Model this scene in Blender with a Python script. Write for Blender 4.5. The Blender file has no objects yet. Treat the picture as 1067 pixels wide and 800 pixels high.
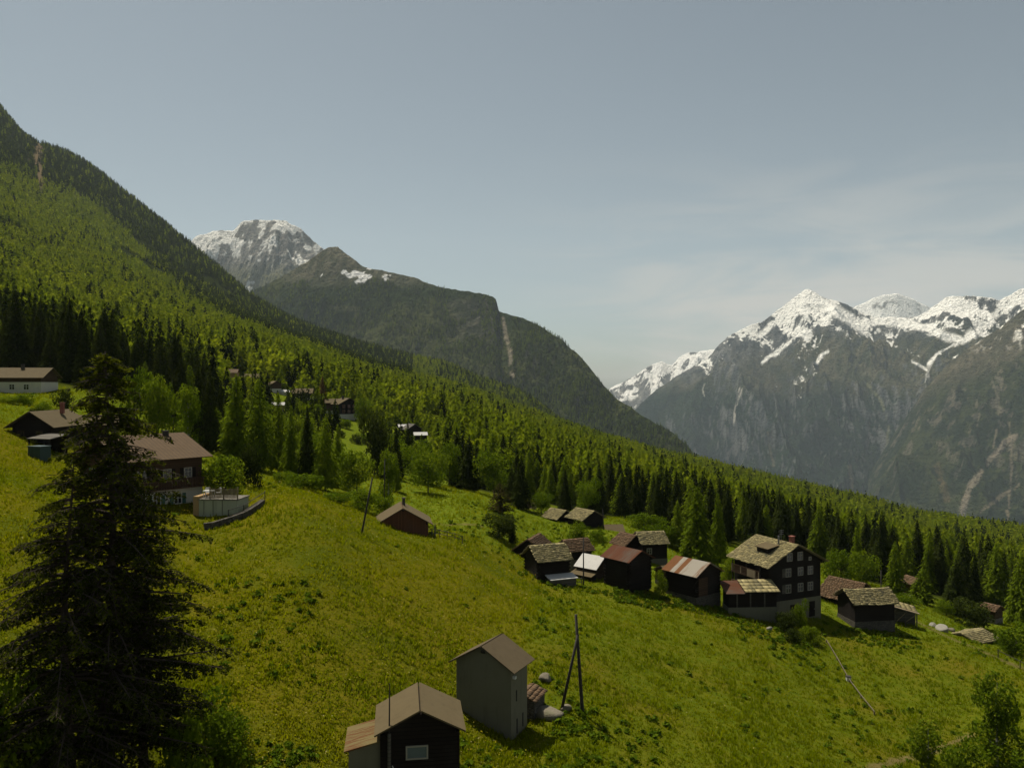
import bpy, math, random
import numpy as np
from mathutils import Vector, Matrix

R = math.radians
scene = bpy.context.scene
COL = scene.collection

# ------------------------------------------------------------------ camera, world, sun, exposure
F_PX, CX, CY = 837.0, 533.5, 400.0
cam_d = bpy.data.cameras.new('camera')
cam = bpy.data.objects.new('camera', cam_d)
COL.objects.link(cam)
cam.location = (0, 0, 0)
cam.rotation_euler = (R(90), 0, 0)
cam_d.sensor_width = 36.0
cam_d.lens = 36.0 * F_PX / 1067.0
cam_d.clip_start = 0.5
cam_d.clip_end = 60000
scene.camera = cam

SUN_AZ, SUN_EL = -40.0, 62.0          # azimuth from the view direction (+Y), negative = to the left
sdir = Vector((math.sin(R(SUN_AZ)) * math.cos(R(SUN_EL)), math.cos(R(SUN_AZ)) * math.cos(R(SUN_EL)), math.sin(R(SUN_EL))))
sun_d = bpy.data.lights.new('sun', 'SUN')
sun_d.energy = 5.0
sun_d.angle = R(0.53)
sun_d.color = (1.0, 0.93, 0.80)
sun = bpy.data.objects.new('sun', sun_d)
sun.rotation_euler = sdir.to_track_quat('Z', 'Y').to_euler()
COL.objects.link(sun)

world = bpy.data.worlds.new('World')
scene.world = world
world.use_nodes = True
wt = world.node_tree
wt.nodes.clear()
def wn(t, **k):
    n = wt.nodes.new(t)
    for a, b in k.items():
        setattr(n, a, b)
    return n
sky = wn('ShaderNodeTexSky', sky_type='NISHITA', sun_disc=False, sun_elevation=R(SUN_EL), sun_rotation=R(SUN_AZ) % (2 * math.pi),
         altitude=1600, air_density=1.0, dust_density=3.0, ozone_density=1.0)
hs = wn('ShaderNodeHueSaturation')
hs.inputs['Saturation'].default_value = 0.60
hs.inputs['Value'].default_value = 1.0
tc = wn('ShaderNodeTexCoord')
sep = wn('ShaderNodeSeparateXYZ')
wt.links.new(tc.outputs['Generated'], sep.inputs[0])
# thin cirrus: noise stretched along the horizon, only low on the right
mp = wn('ShaderNodeMapping')
mp.inputs['Scale'].default_value = (2.6, 2.6, 13.0)
mp.inputs['Rotation'].default_value = (R(6), R(10), R(20))
nz = wn('ShaderNodeTexNoise')
nz.inputs['Scale'].default_value = 1.6
nz.inputs['Detail'].default_value = 7
nz.inputs['Roughness'].default_value = 0.58
nz.inputs['Distortion'].default_value = 0.6
wt.links.new(tc.outputs['Generated'], mp.inputs[0])
wt.links.new(mp.outputs[0], nz.inputs['Vector'])
cr = wn('ShaderNodeMapRange', interpolation_type='SMOOTHSTEP')
cr.inputs['From Min'].default_value = 0.36
cr.inputs['From Max'].default_value = 0.66
wt.links.new(nz.outputs['Fac'], cr.inputs['Value'])
def wmath(op, a, b):
    n = wn('ShaderNodeMath', operation=op)
    for i, v in enumerate((a, b)):
        if isinstance(v, (int, float)):
            n.inputs[i].default_value = v
        else:
            wt.links.new(v, n.inputs[i])
    return n.outputs[0]
zr = wn('ShaderNodeMapRange', interpolation_type='SMOOTHSTEP')     # fade upwards
zr.inputs['From Min'].default_value = 0.30
zr.inputs['From Max'].default_value = 0.04
wt.links.new(sep.outputs['Z'], zr.inputs['Value'])
xr = wn('ShaderNodeMapRange', interpolation_type='SMOOTHSTEP')     # only towards the right
xr.inputs['From Min'].default_value = -0.08
xr.inputs['From Max'].default_value = 0.30
wt.links.new(sep.outputs['X'], xr.inputs['Value'])
cf = wmath('MULTIPLY', wmath('MULTIPLY', cr.outputs[0], zr.outputs[0]), wmath('MULTIPLY', xr.outputs[0], 0.95))
lp = wn('ShaderNodeMix', data_type='RGBA')
lp.inputs[7].default_value = (7.4, 7.0, 6.3, 1)
wt.links.new(sky.outputs[0], hs.inputs['Color'])
wt.links.new(cf, lp.inputs[0])
tn = wn('ShaderNodeMix', data_type='RGBA', blend_type='MULTIPLY')
tn.inputs[0].default_value = 1.0
tn.inputs[7].default_value = (0.925, 0.955, 0.865, 1)
wt.links.new(hs.outputs[0], tn.inputs[6])
wt.links.new(tn.outputs[2], lp.inputs[6])
bg = wn('ShaderNodeBackground')
bg.inputs['Strength'].default_value = 0.066
wt.links.new(lp.outputs[2], bg.inputs['Color'])
wo = wn('ShaderNodeOutputWorld')
wt.links.new(bg.outputs[0], wo.inputs['Surface'])

vs = scene.view_settings
vs.view_transform = 'Standard'
vs.look = 'None'
vs.exposure = 0.26
vs.gamma = 1.0
vs.use_curve_mapping = False
cy = scene.cycles
cy.use_denoising = True
try:
    cy.denoiser = 'OPENIMAGEDENOISE'
    cy.denoising_input_passes = 'RGB_ALBEDO_NORMAL'
    cy.denoising_prefilter = 'ACCURATE'
except Exception:
    pass
cy.max_bounces = 4
cy.diffuse_bounces = 2
cy.glossy_bounces = 2
cy.transmission_bounces = 2
cy.transparent_max_bounces = 8
cy.volume_bounces = 1
cy.use_fast_gi = False
cy.caustics_reflective = False
cy.caustics_refractive = False

# ------------------------------------------------------------------ helpers: tags, meshes, materials
def tag(o, label=None, cat=None, group=None, kind=None):
    if label: o['label'] = label
    if cat: o['category'] = cat
    if group: o['group'] = group
    if kind: o['kind'] = kind
    return o

def empty(name, loc, rz=0.0):
    o = bpy.data.objects.new(name, None)
    o.empty_display_size = 0.5
    o.location = loc
    o.rotation_euler = (0, 0, rz)
    COL.objects.link(o)
    return o

def link_mesh(name, me, mat=None, parent=None):
    o = bpy.data.objects.new(name, me)
    COL.objects.link(o)
    if mat is not None and not me.materials:
        me.materials.append(mat)
    if parent is not None:
        o.parent = parent
    return o

def np_mesh(name, V, faces, smooth=False):
    """faces: (n,k) array, or a list of such arrays with different k"""
    me = bpy.data.meshes.new(name)
    V = np.asarray(V, np.float32)
    if isinstance(faces, np.ndarray):
        faces = [faces]
    faces = [np.asarray(f, np.int32) for f in faces if len(f)]
    me.vertices.add(len(V))
    me.vertices.foreach_set('co', V.ravel())
    nl = sum(f.size for f in faces)
    nf = sum(len(f) for f in faces)
    me.loops.add(nl)
    me.loops.foreach_set('vertex_index', np.concatenate([f.ravel() for f in faces]))
    me.polygons.add(nf)
    tot = np.concatenate([np.full(len(f), f.shape[1], np.int32) for f in faces])
    st = np.concatenate([[0], np.cumsum(tot)[:-1]]).astype(np.int32)
    me.polygons.foreach_set('loop_start', st)
    me.polygons.foreach_set('loop_total', tot)
    if smooth:
        me.polygons.foreach_set('use_smooth', np.ones(nf, bool))
    me.update(calc_edges=True)
    return me

def set_attr(me, name, vals, typ='FLOAT'):
    a = me.attributes.new(name, typ, 'POINT')
    vals = np.asarray(vals, np.float32)
    a.data.foreach_set('value' if typ == 'FLOAT' else ('color' if typ == 'FLOAT_COLOR' else 'vector'), vals.ravel())

class MB:
    """collects shapes for one mesh"""
    def __init__(s):
        s.v, s.f = [], []
    def poly(s, pts, faces):
        b = len(s.v)
        s.v += [tuple(p) for p in pts]
        s.f += [tuple(b + i for i in f) for f in faces]
        return s
    def box(s, x0, x1, y0, y1, z0, z1):
        p = [(x, y, z) for z in (z0, z1) for y in (y0, y1) for x in (x0, x1)]
        return s.poly(p, [(0, 2, 3, 1), (4, 5, 7, 6), (0, 1, 5, 4), (2, 6, 7, 3), (0, 4, 6, 2), (1, 3, 7, 5)])
    def bar(s, a, b, w, h=None, up=(0, 0, 1)):
        h = w if h is None else h
        a, b = Vector(a), Vector(b)
        d = (b - a).normalized()
        u = Vector(up)
        if abs(d.dot(u)) > 0.98:
            u = Vector((0, 1, 0))
        sd = d.cross(u).normalized() * (w / 2)
        t = sd.cross(d).normalized() * (h / 2)
        p = [a - sd - t, a + sd - t, a + sd + t, a - sd + t, b - sd - t, b + sd - t, b + sd + t, b - sd + t]
        return s.poly(p, [(0, 1, 2, 3), (7, 6, 5, 4), (0, 4, 5, 1), (1, 5, 6, 2), (2, 6, 7, 3), (3, 7, 4, 0)])
    def tube(s, pts, rads, n=8):
        pts = [Vector(p) for p in pts]
        if not isinstance(rads, (list, tuple)):
            rads = [rads] * len(pts)
        b = len(s.v)
        for i, p in enumerate(pts):
            d = (pts[min(i + 1, len(pts) - 1)] - pts[max(i - 1, 0)]).normalized()
            u = Vector((0, 0, 1)) if abs(d.z) < 0.9 else Vector((0, 1, 0))
            a = d.cross(u).normalized()
            c = d.cross(a).normalized()
            for k in range(n):
                t = 2 * math.pi * k / n
                s.v.append(tuple(p + (a * math.cos(t) + c * math.sin(t)) * rads[i]))
        for i in range(len(pts) - 1):
            for k in range(n):
                k2 = (k + 1) % n
                s.f.append((b + i * n + k, b + i * n + k2, b + (i + 1) * n + k2, b + (i + 1) * n + k))
        s.f.append(tuple(b + k for k in range(n))[::-1])
        s.f.append(tuple(b + (len(pts) - 1) * n + k for k in range(n)))
        return s
    def build(s, name, mat, parent=None, smooth=False):
        me = bpy.data.meshes.new(name)
        me.from_pydata(s.v, [], s.f)
        me.validate()
        import bmesh
        bm = bmesh.new()
        bm.from_mesh(me)
        bmesh.ops.recalc_face_normals(bm, faces=bm.faces)
        bm.to_mesh(me)
        bm.free()
        if smooth:
            for p in me.polygons:
                p.use_smooth = True
        return link_mesh(name, me, mat, parent)

class NT:
    def __init__(s, name):
        s.m = bpy.data.materials.new(name)
        s.m.use_nodes = True
        s.t = s.m.node_tree
        s.t.nodes.clear()
        s.out = s.t.nodes.new('ShaderNodeOutputMaterial')
    def n(s, typ, ins=None, **k):
        nd = s.t.nodes.new(typ)
        for a, b in k.items():
            setattr(nd, a, b)
        for a, b in (ins or {}).items():
            s.set(nd.inputs[a], b)
        return nd
    def set(s, sock, v):
        if hasattr(v, 'node'):
            s.t.links.new(v, sock)
        elif isinstance(v, (tuple, list)) and len(v) == 3 and sock.type == 'RGBA':
            sock.default_value = (*v, 1)
        else:
            sock.default_value = v
    def mix(s, fac, a, b, blend='MIX'):
        nd = s.n('ShaderNodeMix', data_type='RGBA', blend_type=blend)
        s.set(nd.inputs[0], fac); s.set(nd.inputs[6], a); s.set(nd.inputs[7], b)
        return nd.outputs[2]
    def math(s, op, a, b=0.0, c=0.0):
        nd = s.n('ShaderNodeMath', operation=op)
        s.set(nd.inputs[0], a); s.set(nd.inputs[1], b); s.set(nd.inputs[2], c)
        return nd.outputs[0]
    def rng(s, v, a, b, c=0.0, d=1.0, smooth=True):
        nd = s.n('ShaderNodeMapRange', {'Value': v, 'From Min': a, 'From Max': b, 'To Min': c, 'To Max': d})
        if smooth: nd.interpolation_type = 'SMOOTHSTEP'
        return nd.outputs[0]
    def noise(s, vec, scale, detail=4, rough=0.55, dist=0.0):
        nd = s.n('ShaderNodeTexNoise', {'Scale': scale, 'Detail': detail, 'Roughness': rough, 'Distortion': dist})
        if vec is not None: s.set(nd.inputs['Vector'], vec)
        return nd.outputs['Fac']
    def obj(s):
        return s.n('ShaderNodeTexCoord').outputs['Object']
    def pos(s):
        return s.n('ShaderNodeNewGeometry').outputs['Position']
    def attr(s, name, fac=True):
        return s.n('ShaderNodeAttribute', attribute_name=name).outputs['Fac' if fac else 'Color']
    def scale(s, vec, sc):
        return s.n('ShaderNodeMapping', {'Vector': vec, 'Scale': sc}).outputs[0]
    def bump(s, h, strength=0.5, dist=0.05):
        return s.n('ShaderNodeBump', {'Height': h, 'Strength': strength, 'Distance': dist}).outputs[0]
    def bsdf(s, col, rough=0.8, normal=None, metal=0.0, spec=0.3):
        nd = s.n('ShaderNodeBsdfPrincipled', {'Base Color': col, 'Roughness': rough, 'Metallic': metal, 'Specular IOR Level': spec})
        if normal is not None: s.set(nd.inputs['Normal'], normal)
        s.t.links.new(nd.outputs[0], s.out.inputs['Surface'])
        return s.m

# ------------------------------------------------------------------ noise in numpy
def _hash(ix, iy, seed):
    h = (ix.astype(np.int64) * 374761393 + iy.astype(np.int64) * 668265263 + seed * 974634721) & 0xffffffff
    h = ((h ^ (h >> 13)) * 1274126177) & 0xffffffff
    h = h ^ (h >> 16)
    return (h & 0xffffff) / float(0xffffff)
def vnoise(x, y, seed=0):
    x = np.asarray(x, float); y = np.asarray(y, float)
    ix, iy = np.floor(x), np.floor(y)
    fx, fy = x - ix, y - iy
    fx = fx * fx * fx * (fx * (fx * 6 - 15) + 10); fy = fy * fy * fy * (fy * (fy * 6 - 15) + 10)
    a = _hash(ix, iy, seed); b = _hash(ix + 1, iy, seed); c = _hash(ix, iy + 1, seed); d = _hash(ix + 1, iy + 1, seed)
    return (a + (b - a) * fx) * (1 - fy) + (c + (d - c) * fx) * fy
def fbm(x, y, seed=0, octv=5, gain=0.5, ridged=False):
    s, amp, tot = 0.0, 1.0, 0.0
    c, sn = math.cos(0.6), math.sin(0.6)
    for o in range(octv):
        n = vnoise(x, y, seed + o * 17)
        if ridged:
            n = 1 - np.abs(2 * n - 1)
            n = n * n
        s = s + amp * n
        tot += amp
        amp *= gain
        x, y = (x * c - y * sn) * 2.03 + 11.3, (x * sn + y * c) * 2.03 + 5.7
    return s / tot
def sstep(x, a, b):
    t = np.clip((np.asarray(x, float) - a) / (b - a), 0, 1)
    return t * t * (3 - 2 * t)

# ------------------------------------------------------------------ terrain: a thin-plate surface through surveyed points
def px(u): return (u - CX) / F_PX
def pz(v): return (CY - v) / F_PX

CTRL = [
 # near meadow
 (-250,730,38),(0,800,38),(250,800,43),(400,800,47),(533,800,50),(800,806,57),(1067,806,64),(1350,830,70),
 (0,560,60),(213,554,80.5),(240,547,82),(262,537,84),(276,525,88),(235,536,85),(0,500,75),(120,640,55),(120,560,68),(300,620,63),(420,650,66),(537,765,56),(560,690,66),(700,700,75),(850,720,82),(1000,745,82),
 (195,538,84),(300,522,86),(400,551,92),(470,568,96),(560,606,97),(650,616,100),(750,629,104),(830,637,108),(900,652,107),(1000,678,100),(1067,700,96),(1350,760,105),
 (20,440,110),(40,470,98),(100,496,92),(-250,421,80),(0,408,155),(60,420,140),
 # behind the meadow crest
 (330,512,118),(400,523,128),(450,542,122),(480,530,128),(520,550,122),(560,578,118),(420,507,150),(590,547,140),(635,556,135),(670,580,122),(650,547,150),(700,590,122),
 (780,612,125),(860,615,128),(920,628,122),(960,625,145),(1010,660,118),(1067,668,120),(1000,632,150),(1067,645,150),
 # foot of the forest
 (-250,284,180),(0,388,185),(100,402,180),(200,452,160),(330,480,185),(370,468,220),(480,505,190),(620,535,190),(700,548,190),(800,568,190),(900,597,185),(1067,630,195),(1350,714,200),
 # hillside
 (0,352,260),(250,402,320),(300,412,320),(358,435,300),(430,452,290),(533,478,300),(700,520,300),(900,574,300),(1067,608,300),(1350,670,400),
 (-250,180,600),(0,290,600),(130,330,600),(250,360,600),(400,408,600),(533,447,600),(650,481,600),(800,523,600),(930,555,600),(1067,580,600),
 (-250,90,1200),(0,215,1200),(100,262,1200),(200,310,1200),(350,372,1200),(467,411,1250),(518,424,1220),(560,440,1180),(602,456,1150),(650,470,1150),(740,494,1150),
 (467,420,1500),(518,434,1500),(560,446,1450),(602,462,1450),
 (0,150,1900),(100,210,1900),(200,278,1850),(300,340,1750),(400,376,1750),
 # ridge line of the hillside
 (-250,-40,2700),(-100,40,2650),(0,112,2600),(28,145,2500),(68,158,2450),(100,178,2400),(160,224,2330),(200,256,2300),(240,291,2280),(265,311,2250),(330,346,2200),
 (400,368,2150),(467,383,2100),(518,404,2050),(552,417,2000),(590,445,1850),(650,471,1500),(703,487,1350),(760,504,1200),(900,533,1000),(1067,561,850),(1350,625,800),
 # falls away behind
 (-250,60,3600),(0,210,3500),(100,280,3400),(200,350,3300),(300,420,3200),(400,470,3200),(500,520,3000),(600,580,2800),(760,620,2000),(900,640,1800),(1067,660,1500),(1350,720,1300),
 (-250,200,5200),(100,420,5200),(300,560,5200),(500,640,5200),(760,720,4500),(1067,760,4200),(1350,800,4200),
]
LS = 0.36
_A = np.array([(px(u), LS * math.log(Y)) for u, v, Y in CTRL])
def base_e(az, Y): return -24.6 / Y - 0.25 * az
_b = np.array([pz(v) - base_e(px(u), Y) for u, v, Y in CTRL])
def _ker(r2): return np.where(r2 > 1e-12, 0.5 * r2 * np.log(np.maximum(r2, 1e-12)), 0.0)
_n = len(_A)
_K = _ker(((_A[:, None] - _A[None]) ** 2).sum(-1)) + np.eye(_n) * 2e-5
_P = np.c_[np.ones(_n), _A]
_M = np.block([[_K, _P], [_P.T, np.zeros((3, 3))]])
_w = np.linalg.solve(_M, np.r_[_b, np.zeros(3)])
def ground(x, y):
    """terrain height at world x, y (arrays)"""
    x = np.atleast_1d(np.asarray(x, float)); y = np.atleast_1d(np.asarray(y, float))
    Y = np.maximum(y, 5.0)
    az = np.clip(x / Y, -1.25, 1.25)
    out = np.empty_like(Y)
    for i in range(0, len(Y), 20000):
        s = slice(i, i + 20000)
        q = np.c_[az[s], LS * np.log(np.maximum(Y[s], 30))]
        r2 = ((q[:, None] - _A[None]) ** 2).sum(-1)
        e = _ker(r2) @ _w[:_n] + _w[_n] + q @ _w[_n + 1:]
        out[s] = (e + base_e(az[s], Y[s])) * Y[s]
    # small unevenness of the ground
    amp = np.clip(Y / 120, 0.3, 14)
    out += amp * (fbm(x / (amp * 7 + 3), y / (amp * 7 + 3), 3, 3) - 0.5) * 0.7
    return out
def G(x, y): return float(ground(x, y)[0])
def at(u, Y, dz=0.0):
    """ground point seen in column u at distance Y"""
    x = px(u) * Y
    return Vector((x, Y, G(x, Y) + dz))
def to_px(x, y, z): return CX + F_PX * x / y, CY - F_PX * z / y

def grid_faces(nr, nc):
    i = np.arange(nr - 1)[:, None] * nc + np.arange(nc - 1)[None]
    return np.stack([i, i + 1, i + nc + 1, i + nc], -1).reshape(-1, 4)

_rows = np.concatenate([np.exp(np.linspace(math.log(6), math.log(42), 24))[:-1], np.exp(np.linspace(math.log(42), math.log(260), 330))[:-1],
                        np.exp(np.linspace(math.log(260), math.log(5200), 210))])
_az = np.linspace(-1.15, 1.15, 380)
TY = np.repeat(_rows, len(_az)); TX = np.tile(_az, len(_rows)) * TY
TZ = ground(TX, TY)
ter = np_mesh('hillside', np.c_[TX, TY, TZ], grid_faces(len(_rows), len(_az)), smooth=True)

def forest_edge(u):
    return np.interp(u, [-400, 0, 60, 200, 222, 245, 440, 468, 620, 700, 850, 905, 1067, 1400],
                        [190, 185, 172, 172, 200, 345, 345, 185, 183, 178, 182, 160, 160, 160])
_u = CX + F_PX * TX / TY
wood = sstep(TY, forest_edge(_u) * 0.93, forest_edge(_u) * 1.05)
set_attr(ter, 'wood', wood)
# the hay meadow (drier, full of flowers) lies left of the mown line below the barns; the pasture to the right is greener
_line = np.interp(TY, [40, 60, 75, 97, 110], [3.0, 1.6, 1.0, 3.2, 4.0])
set_attr(ter, 'pasture', sstep(TX + 1.5 * (vnoise(TX / 3, TY / 3, 9) - .5), _line - 0.6, _line + 0.9))
_v = CY - F_PX * TZ / TY
set_attr(ter, 'scree', (1 - sstep(np.abs(_u - (38 + .10 * (_v - 150)) - 6 * (vnoise(_v / 14, _v * 0, 8) - .5)), 2, 8)) * (TY > 1300) * sstep(_v, 205, 185))
def path_dist(x, y, pts):
    best = np.full(np.shape(x), 1e9)
    P_ = [(px(u) * Y, Y) for u, Y in pts]
    for (a, b), (c, d) in zip(P_[:-1], P_[1:]):
        dx, dy = c - a, d - b
        t = np.clip(((x - a) * dx + (y - b) * dy) / (dx * dx + dy * dy), 0, 1)
        best = np.minimum(best, np.hypot(x - a - t * dx, y - b - t * dy))
    return best
PATHS = [([(800, 57.5), (868, 60), (905, 64), (960, 70), (1010, 76)], .55), ([(840, 55.5), (900, 58.5), (935, 62.5)], .4), ([(940, 117), (965, 113), (1000, 106), (1040, 101), (1067, 97.5), (1110, 92)], .8),  # last one here is a dry grass bank, its lit edge coloured in
         ([(430, 120), (470, 116), (500, 118)], .5)]
def path_mask(x, y):
    m = np.zeros(np.shape(x))
    for p_, w_ in PATHS:
        m = np.maximum(m, 1 - sstep(path_dist(x, y, p_) + .5 * (vnoise(np.asarray(x) * 1.3, np.asarray(y) * 1.3, 6) - .5), w_ * .5, w_ * 1.2))
    return m
set_attr(ter, 'path', path_mask(TX, TY))
lush = sstep(TY, 100, 112) * (1 - wood)
set_attr(ter, 'lush', lush)

nt = NT('meadow_ground')
P = nt.pos()
n1 = nt.noise(P, 0.09, 5, 0.6)
n2 = nt.noise(P, 1.1, 5, 0.65)
n3 = nt.noise(P, 7.0, 3, 0.7)
hay = nt.mix(nt.rng(n2, 0.35, 0.7), (0.096, 0.094, 0.005), (0.125, 0.108, 0.008))
hay = nt.mix(nt.rng(n1, 0.4, 0.65), hay, (0.072, 0.084, 0.006))
pas = nt.mix(nt.rng(n2, 0.35, 0.7), (0.072, 0.095, 0.005), (0.105, 0.112, 0.008))
pas = nt.mix(nt.rng(n1, 0.45, 0.7), pas, (0.115, 0.100, 0.009))
lu = nt.mix(nt.rng(n2, 0.35, 0.7), (0.070, 0.104, 0.006), (0.130, 0.148, 0.012))
c = nt.mix(nt.attr('pasture'), hay, pas)
c = nt.mix(nt.attr('lush'), c, lu)
c = nt.mix(nt.math('MULTIPLY', nt.attr('path'), .8), c, nt.mix(n2, (.105, .080, .030), (.160, .125, .055)))
c = nt.mix(nt.rng(n3, 0.5, 0.8, 0, 0.45), c, (0.030, 0.042, 0.004))
wf = nt.mix(nt.rng(n2, 0.4, 0.7), (0.012, 0.017, 0.004), (0.030, 0.036, 0.006))
c = nt.mix(nt.attr('wood'), c, wf)
c = nt.mix(nt.attr('scree'), c, nt.mix(n2, (.085, .060, .030), (.18, .135, .080)))
bh = nt.math('ADD', nt.math('MULTIPLY', n2, 1.0), nt.math('MULTIPLY', n3, 0.5))
M_ground = nt.bsdf(c, 0.95, nt.bump(bh, 0.7, 0.35), spec=0.0)
o = link_mesh('hillside', ter, M_ground)
tag(o, 'steep grassy alpine hillside falling to the right, with the wooded slope above it', 'hillside', kind='structure')
# ------------------------------------------------------------------ mountains: skyline ridges with front and back slopes
def jag(u, amp, seed, sc=9.0):
    return (fbm(u / sc, u * 0 + seed, seed, 5, 0.6) - 0.5) * 2 * amp

def mountain(name, sky_pts, yr, yf, foot_v, ncol, nrow, relief, rscale, jagpx, seed, back=1.18, power=1.25, colour=None):
    us = [p[0] for p in sky_pts]; vv = [p[1] for p in sky_pts]
    u = np.linspace(us[0], us[-1], ncol)
    vr = np.interp(u, us, vv)
    Yr = np.interp(u, [p[0] for p in yr], [p[1] for p in yr])
    Yf = Yr * yf
    zr = pz(vr) * Yr
    zf = pz(np.interp(u, [p[0] for p in foot_v], [p[1] for p in foot_v])) * Yf
    nb = max(6, nrow // 8)
    t = np.concatenate([np.linspace(0, 1, nrow), 1 + np.linspace(0, 1, nb + 1)[1:]])
    T = t[:, None] * np.ones(ncol)[None]
    az = px(u)[None] * np.ones(len(t))[:, None]
    tf = np.clip(T, 0, 1)
    Yg = Yf[None] + (Yr - Yf)[None] * tf + np.clip(T - 1, 0, 1) * (Yr * (back - 1))[None]
    X = az * Yg
    prof = tf ** power
    Z = zf[None] + (zr - zf)[None] * prof - np.clip(T - 1, 0, 1) * (zr - zf)[None] * 0.9
    env = np.sin(np.pi * np.clip(tf, 0, 1)) ** 0.7 * (1 - np.clip(T - 1, 0, 1))
    # spurs and gullies: ridged noise stretched down the slope
    wx = X + 0.35 * rscale * (fbm(X / rscale, Yg / rscale, seed + 5, 3) - .5)
    nz_ = fbm(wx / rscale, Yg / (rscale * 2.6), seed, 6, 0.52, ridged=True)
    nz2 = fbm(X / (rscale * .3), Yg / (rscale * .45), seed + 40, 5, 0.55, ridged=True)
    Z = Z + env * relief * (nz_ - 0.42) * 2 + (0.42 * env + 0.03) * relief * (nz2 - 0.4)
    Z = Z + (jag(u, jagpx, seed) / F_PX * Yr)[None] * np.where(T <= 1, tf ** 9, np.clip(2 - T, 0, 1))
    V = np.c_[X.ravel(), Yg.ravel(), Z.ravel()]
    me = np_mesh(name, V, grid_faces(len(t), ncol), smooth=True)
    # slope from the grid
    dzdx = np.gradient(Z, axis=1) / np.maximum(np.gradient(X, axis=1), 1e-3)
    dzdy = np.gradient(Z, axis=0) / np.maximum(np.gradient(Yg, axis=0), 1e-3)
    up = 1 / np.sqrt(1 + dzdx ** 2 + dzdy ** 2)
    U = CX + F_PX * az
    Vp = CY - F_PX * Z / Yg
    col = colour(X, Yg, Z, tf, up, nz_, nz2, U, Vp)
    c4 = np.concatenate([col, np.ones(col.shape[:2] + (1,))], -1)
    set_attr(me, 'col', c4.reshape(-1, 4), 'FLOAT_COLOR')
    return me, (u, Yf, Yr, X, Yg, Z)

def lerp(a, b, t): return a + (b - a) * t[..., None]
def C3(*c): return np.array(c, float)

def mount_mat(name, sc, strength, dist):
    m = NT(name)
    c = m.attr('col', False)
    P_ = m.pos()
    a = m.noise(P_, sc, 6, 0.65)
    v = m.n('ShaderNodeTexVoronoi', {'Vector': m.scale(P_, (1, .55, .8)), 'Scale': sc * 1.9, 'Detail': 3.0, 'Roughness': .6}).outputs['Distance']
    h = m.math('ADD', a, m.math('MULTIPLY', v, .6))
    c = m.mix(1.0, c, m.mix(m.rng(h, 0.45, 1.15), (0.45, 0.46, 0.48), (1.5, 1.48, 1.42)), 'MULTIPLY')
    return m.bsdf(c, 0.95, m.bump(h, strength, dist), spec=0.0)
M_mount = mount_mat('mountain_rock', 0.024, 1.0, 30)

def streak(U, V, pts, w):
    """mask around a polyline of gully points on the slope"""
    w = w * .62
    best = np.full(U.shape, 1e9)
    for (a, b), (c, d) in zip(pts[:-1], pts[1:]):
        dx, dy = c - a, d - b
        t = np.clip(((U - a) * dx + (V - b) * dy) / (dx * dx + dy * dy), 0, 1)
        best = np.minimum(best, np.hypot(U - a - t * dx, V - b - t * dy))
    return 1 - sstep(best, w * 0.4, w)

# --- the dark wooded mountain behind the hillside
def col_dark(X, Y, Z, t, up, n1, n2, U, V):
    big = fbm(X / 420, Y / 420, 71, 5)
    fine = fbm(X / 26, Y / 40, 72, 3)
    wood_ = lerp(C3(.016, .024, .007), C3(.040, .046, .014), sstep(big + .3 * (fine - .5), .38, .66))
    alp = lerp(C3(.046, .049, .030), C3(.090, .084, .056), sstep(fine + .4 * (big - .5), .35, .7))
    tl = sstep(V + 26 * (big - .5) + 8 * (fine - .5) + (U - 350) * 0.02, 300, 284)
    c = lerp(wood_, alp, np.maximum(tl, 0.0))
    rock = sstep(up, 0.40, 0.28) * .6
    c = lerp(c, C3(.085, .078, .065) * np.ones_like(c), rock)
    cliff = sstep(U, 440, 500) * (1 - sstep(U, 519, 524)) * sstep(V, 308, 316) * (1 - sstep(V + 30 * (big - .5), 345, 375))
    c = lerp(c, lerp(C3(.018, .020, .014), C3(.052, .050, .040), sstep(fine, .35, .7)), cliff * .8)
    sn = sstep(fbm(X / 60, Y / 60, 75, 4) - np.abs(V - 287) * .02 - np.abs(U - 380) * .006, .53, .57)
    c = lerp(c, C3(.55, .55, .55) * np.ones_like(c), sn)
    wob = 3 * (fbm(X / 40, Y / 40, 90, 3) - .5)
    g = streak(U + wob, V, [(524, 332), (527, 350), (531, 365), (534, 392)], 5.0) * sstep(fine, .25, .5)
    c = lerp(c, C3(.155, .135, .10) * np.ones_like(c), g * .9)
    g = streak(U + wob, V, [(345, 320), (372, 322), (374, 345)], 6) * .4
    return lerp(c, C3(.10, .10, .05) * np.ones_like(c), g)
dark_sky = [(180, 330), (230, 318), (262, 304), (285, 293), (300, 284), (320, 273), (335, 262), (343, 257), (352, 257), (362, 266), (378, 277), (400, 283), (430, 289), (450, 296), (470, 302),
            (500, 305), (513, 308), (517, 312), (520, 325), (540, 330), (560, 338), (580, 352), (600, 367), (612, 380), (625, 397), (640, 414), (665, 430), (690, 445), (702, 452), (714, 462), (728, 480), (745, 520)]
me, DARK = mountain('wooded_mountain', dark_sky, [(180, 4600), (350, 4500), (515, 3900), (625, 3300), (728, 2700), (760, 2600)], 0.72,
                    [(180, 480), (350, 520), (500, 520), (625, 560), (745, 640)], 560, 300, 130, 520, 1.6, 31, power=1.1, colour=col_dark)
o = link_mesh('wooded_mountain', me, M_mount)
tag(o, 'dark wooded mountain with a rounded top behind the bright green forest slope', 'mountain', kind='structure')

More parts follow.
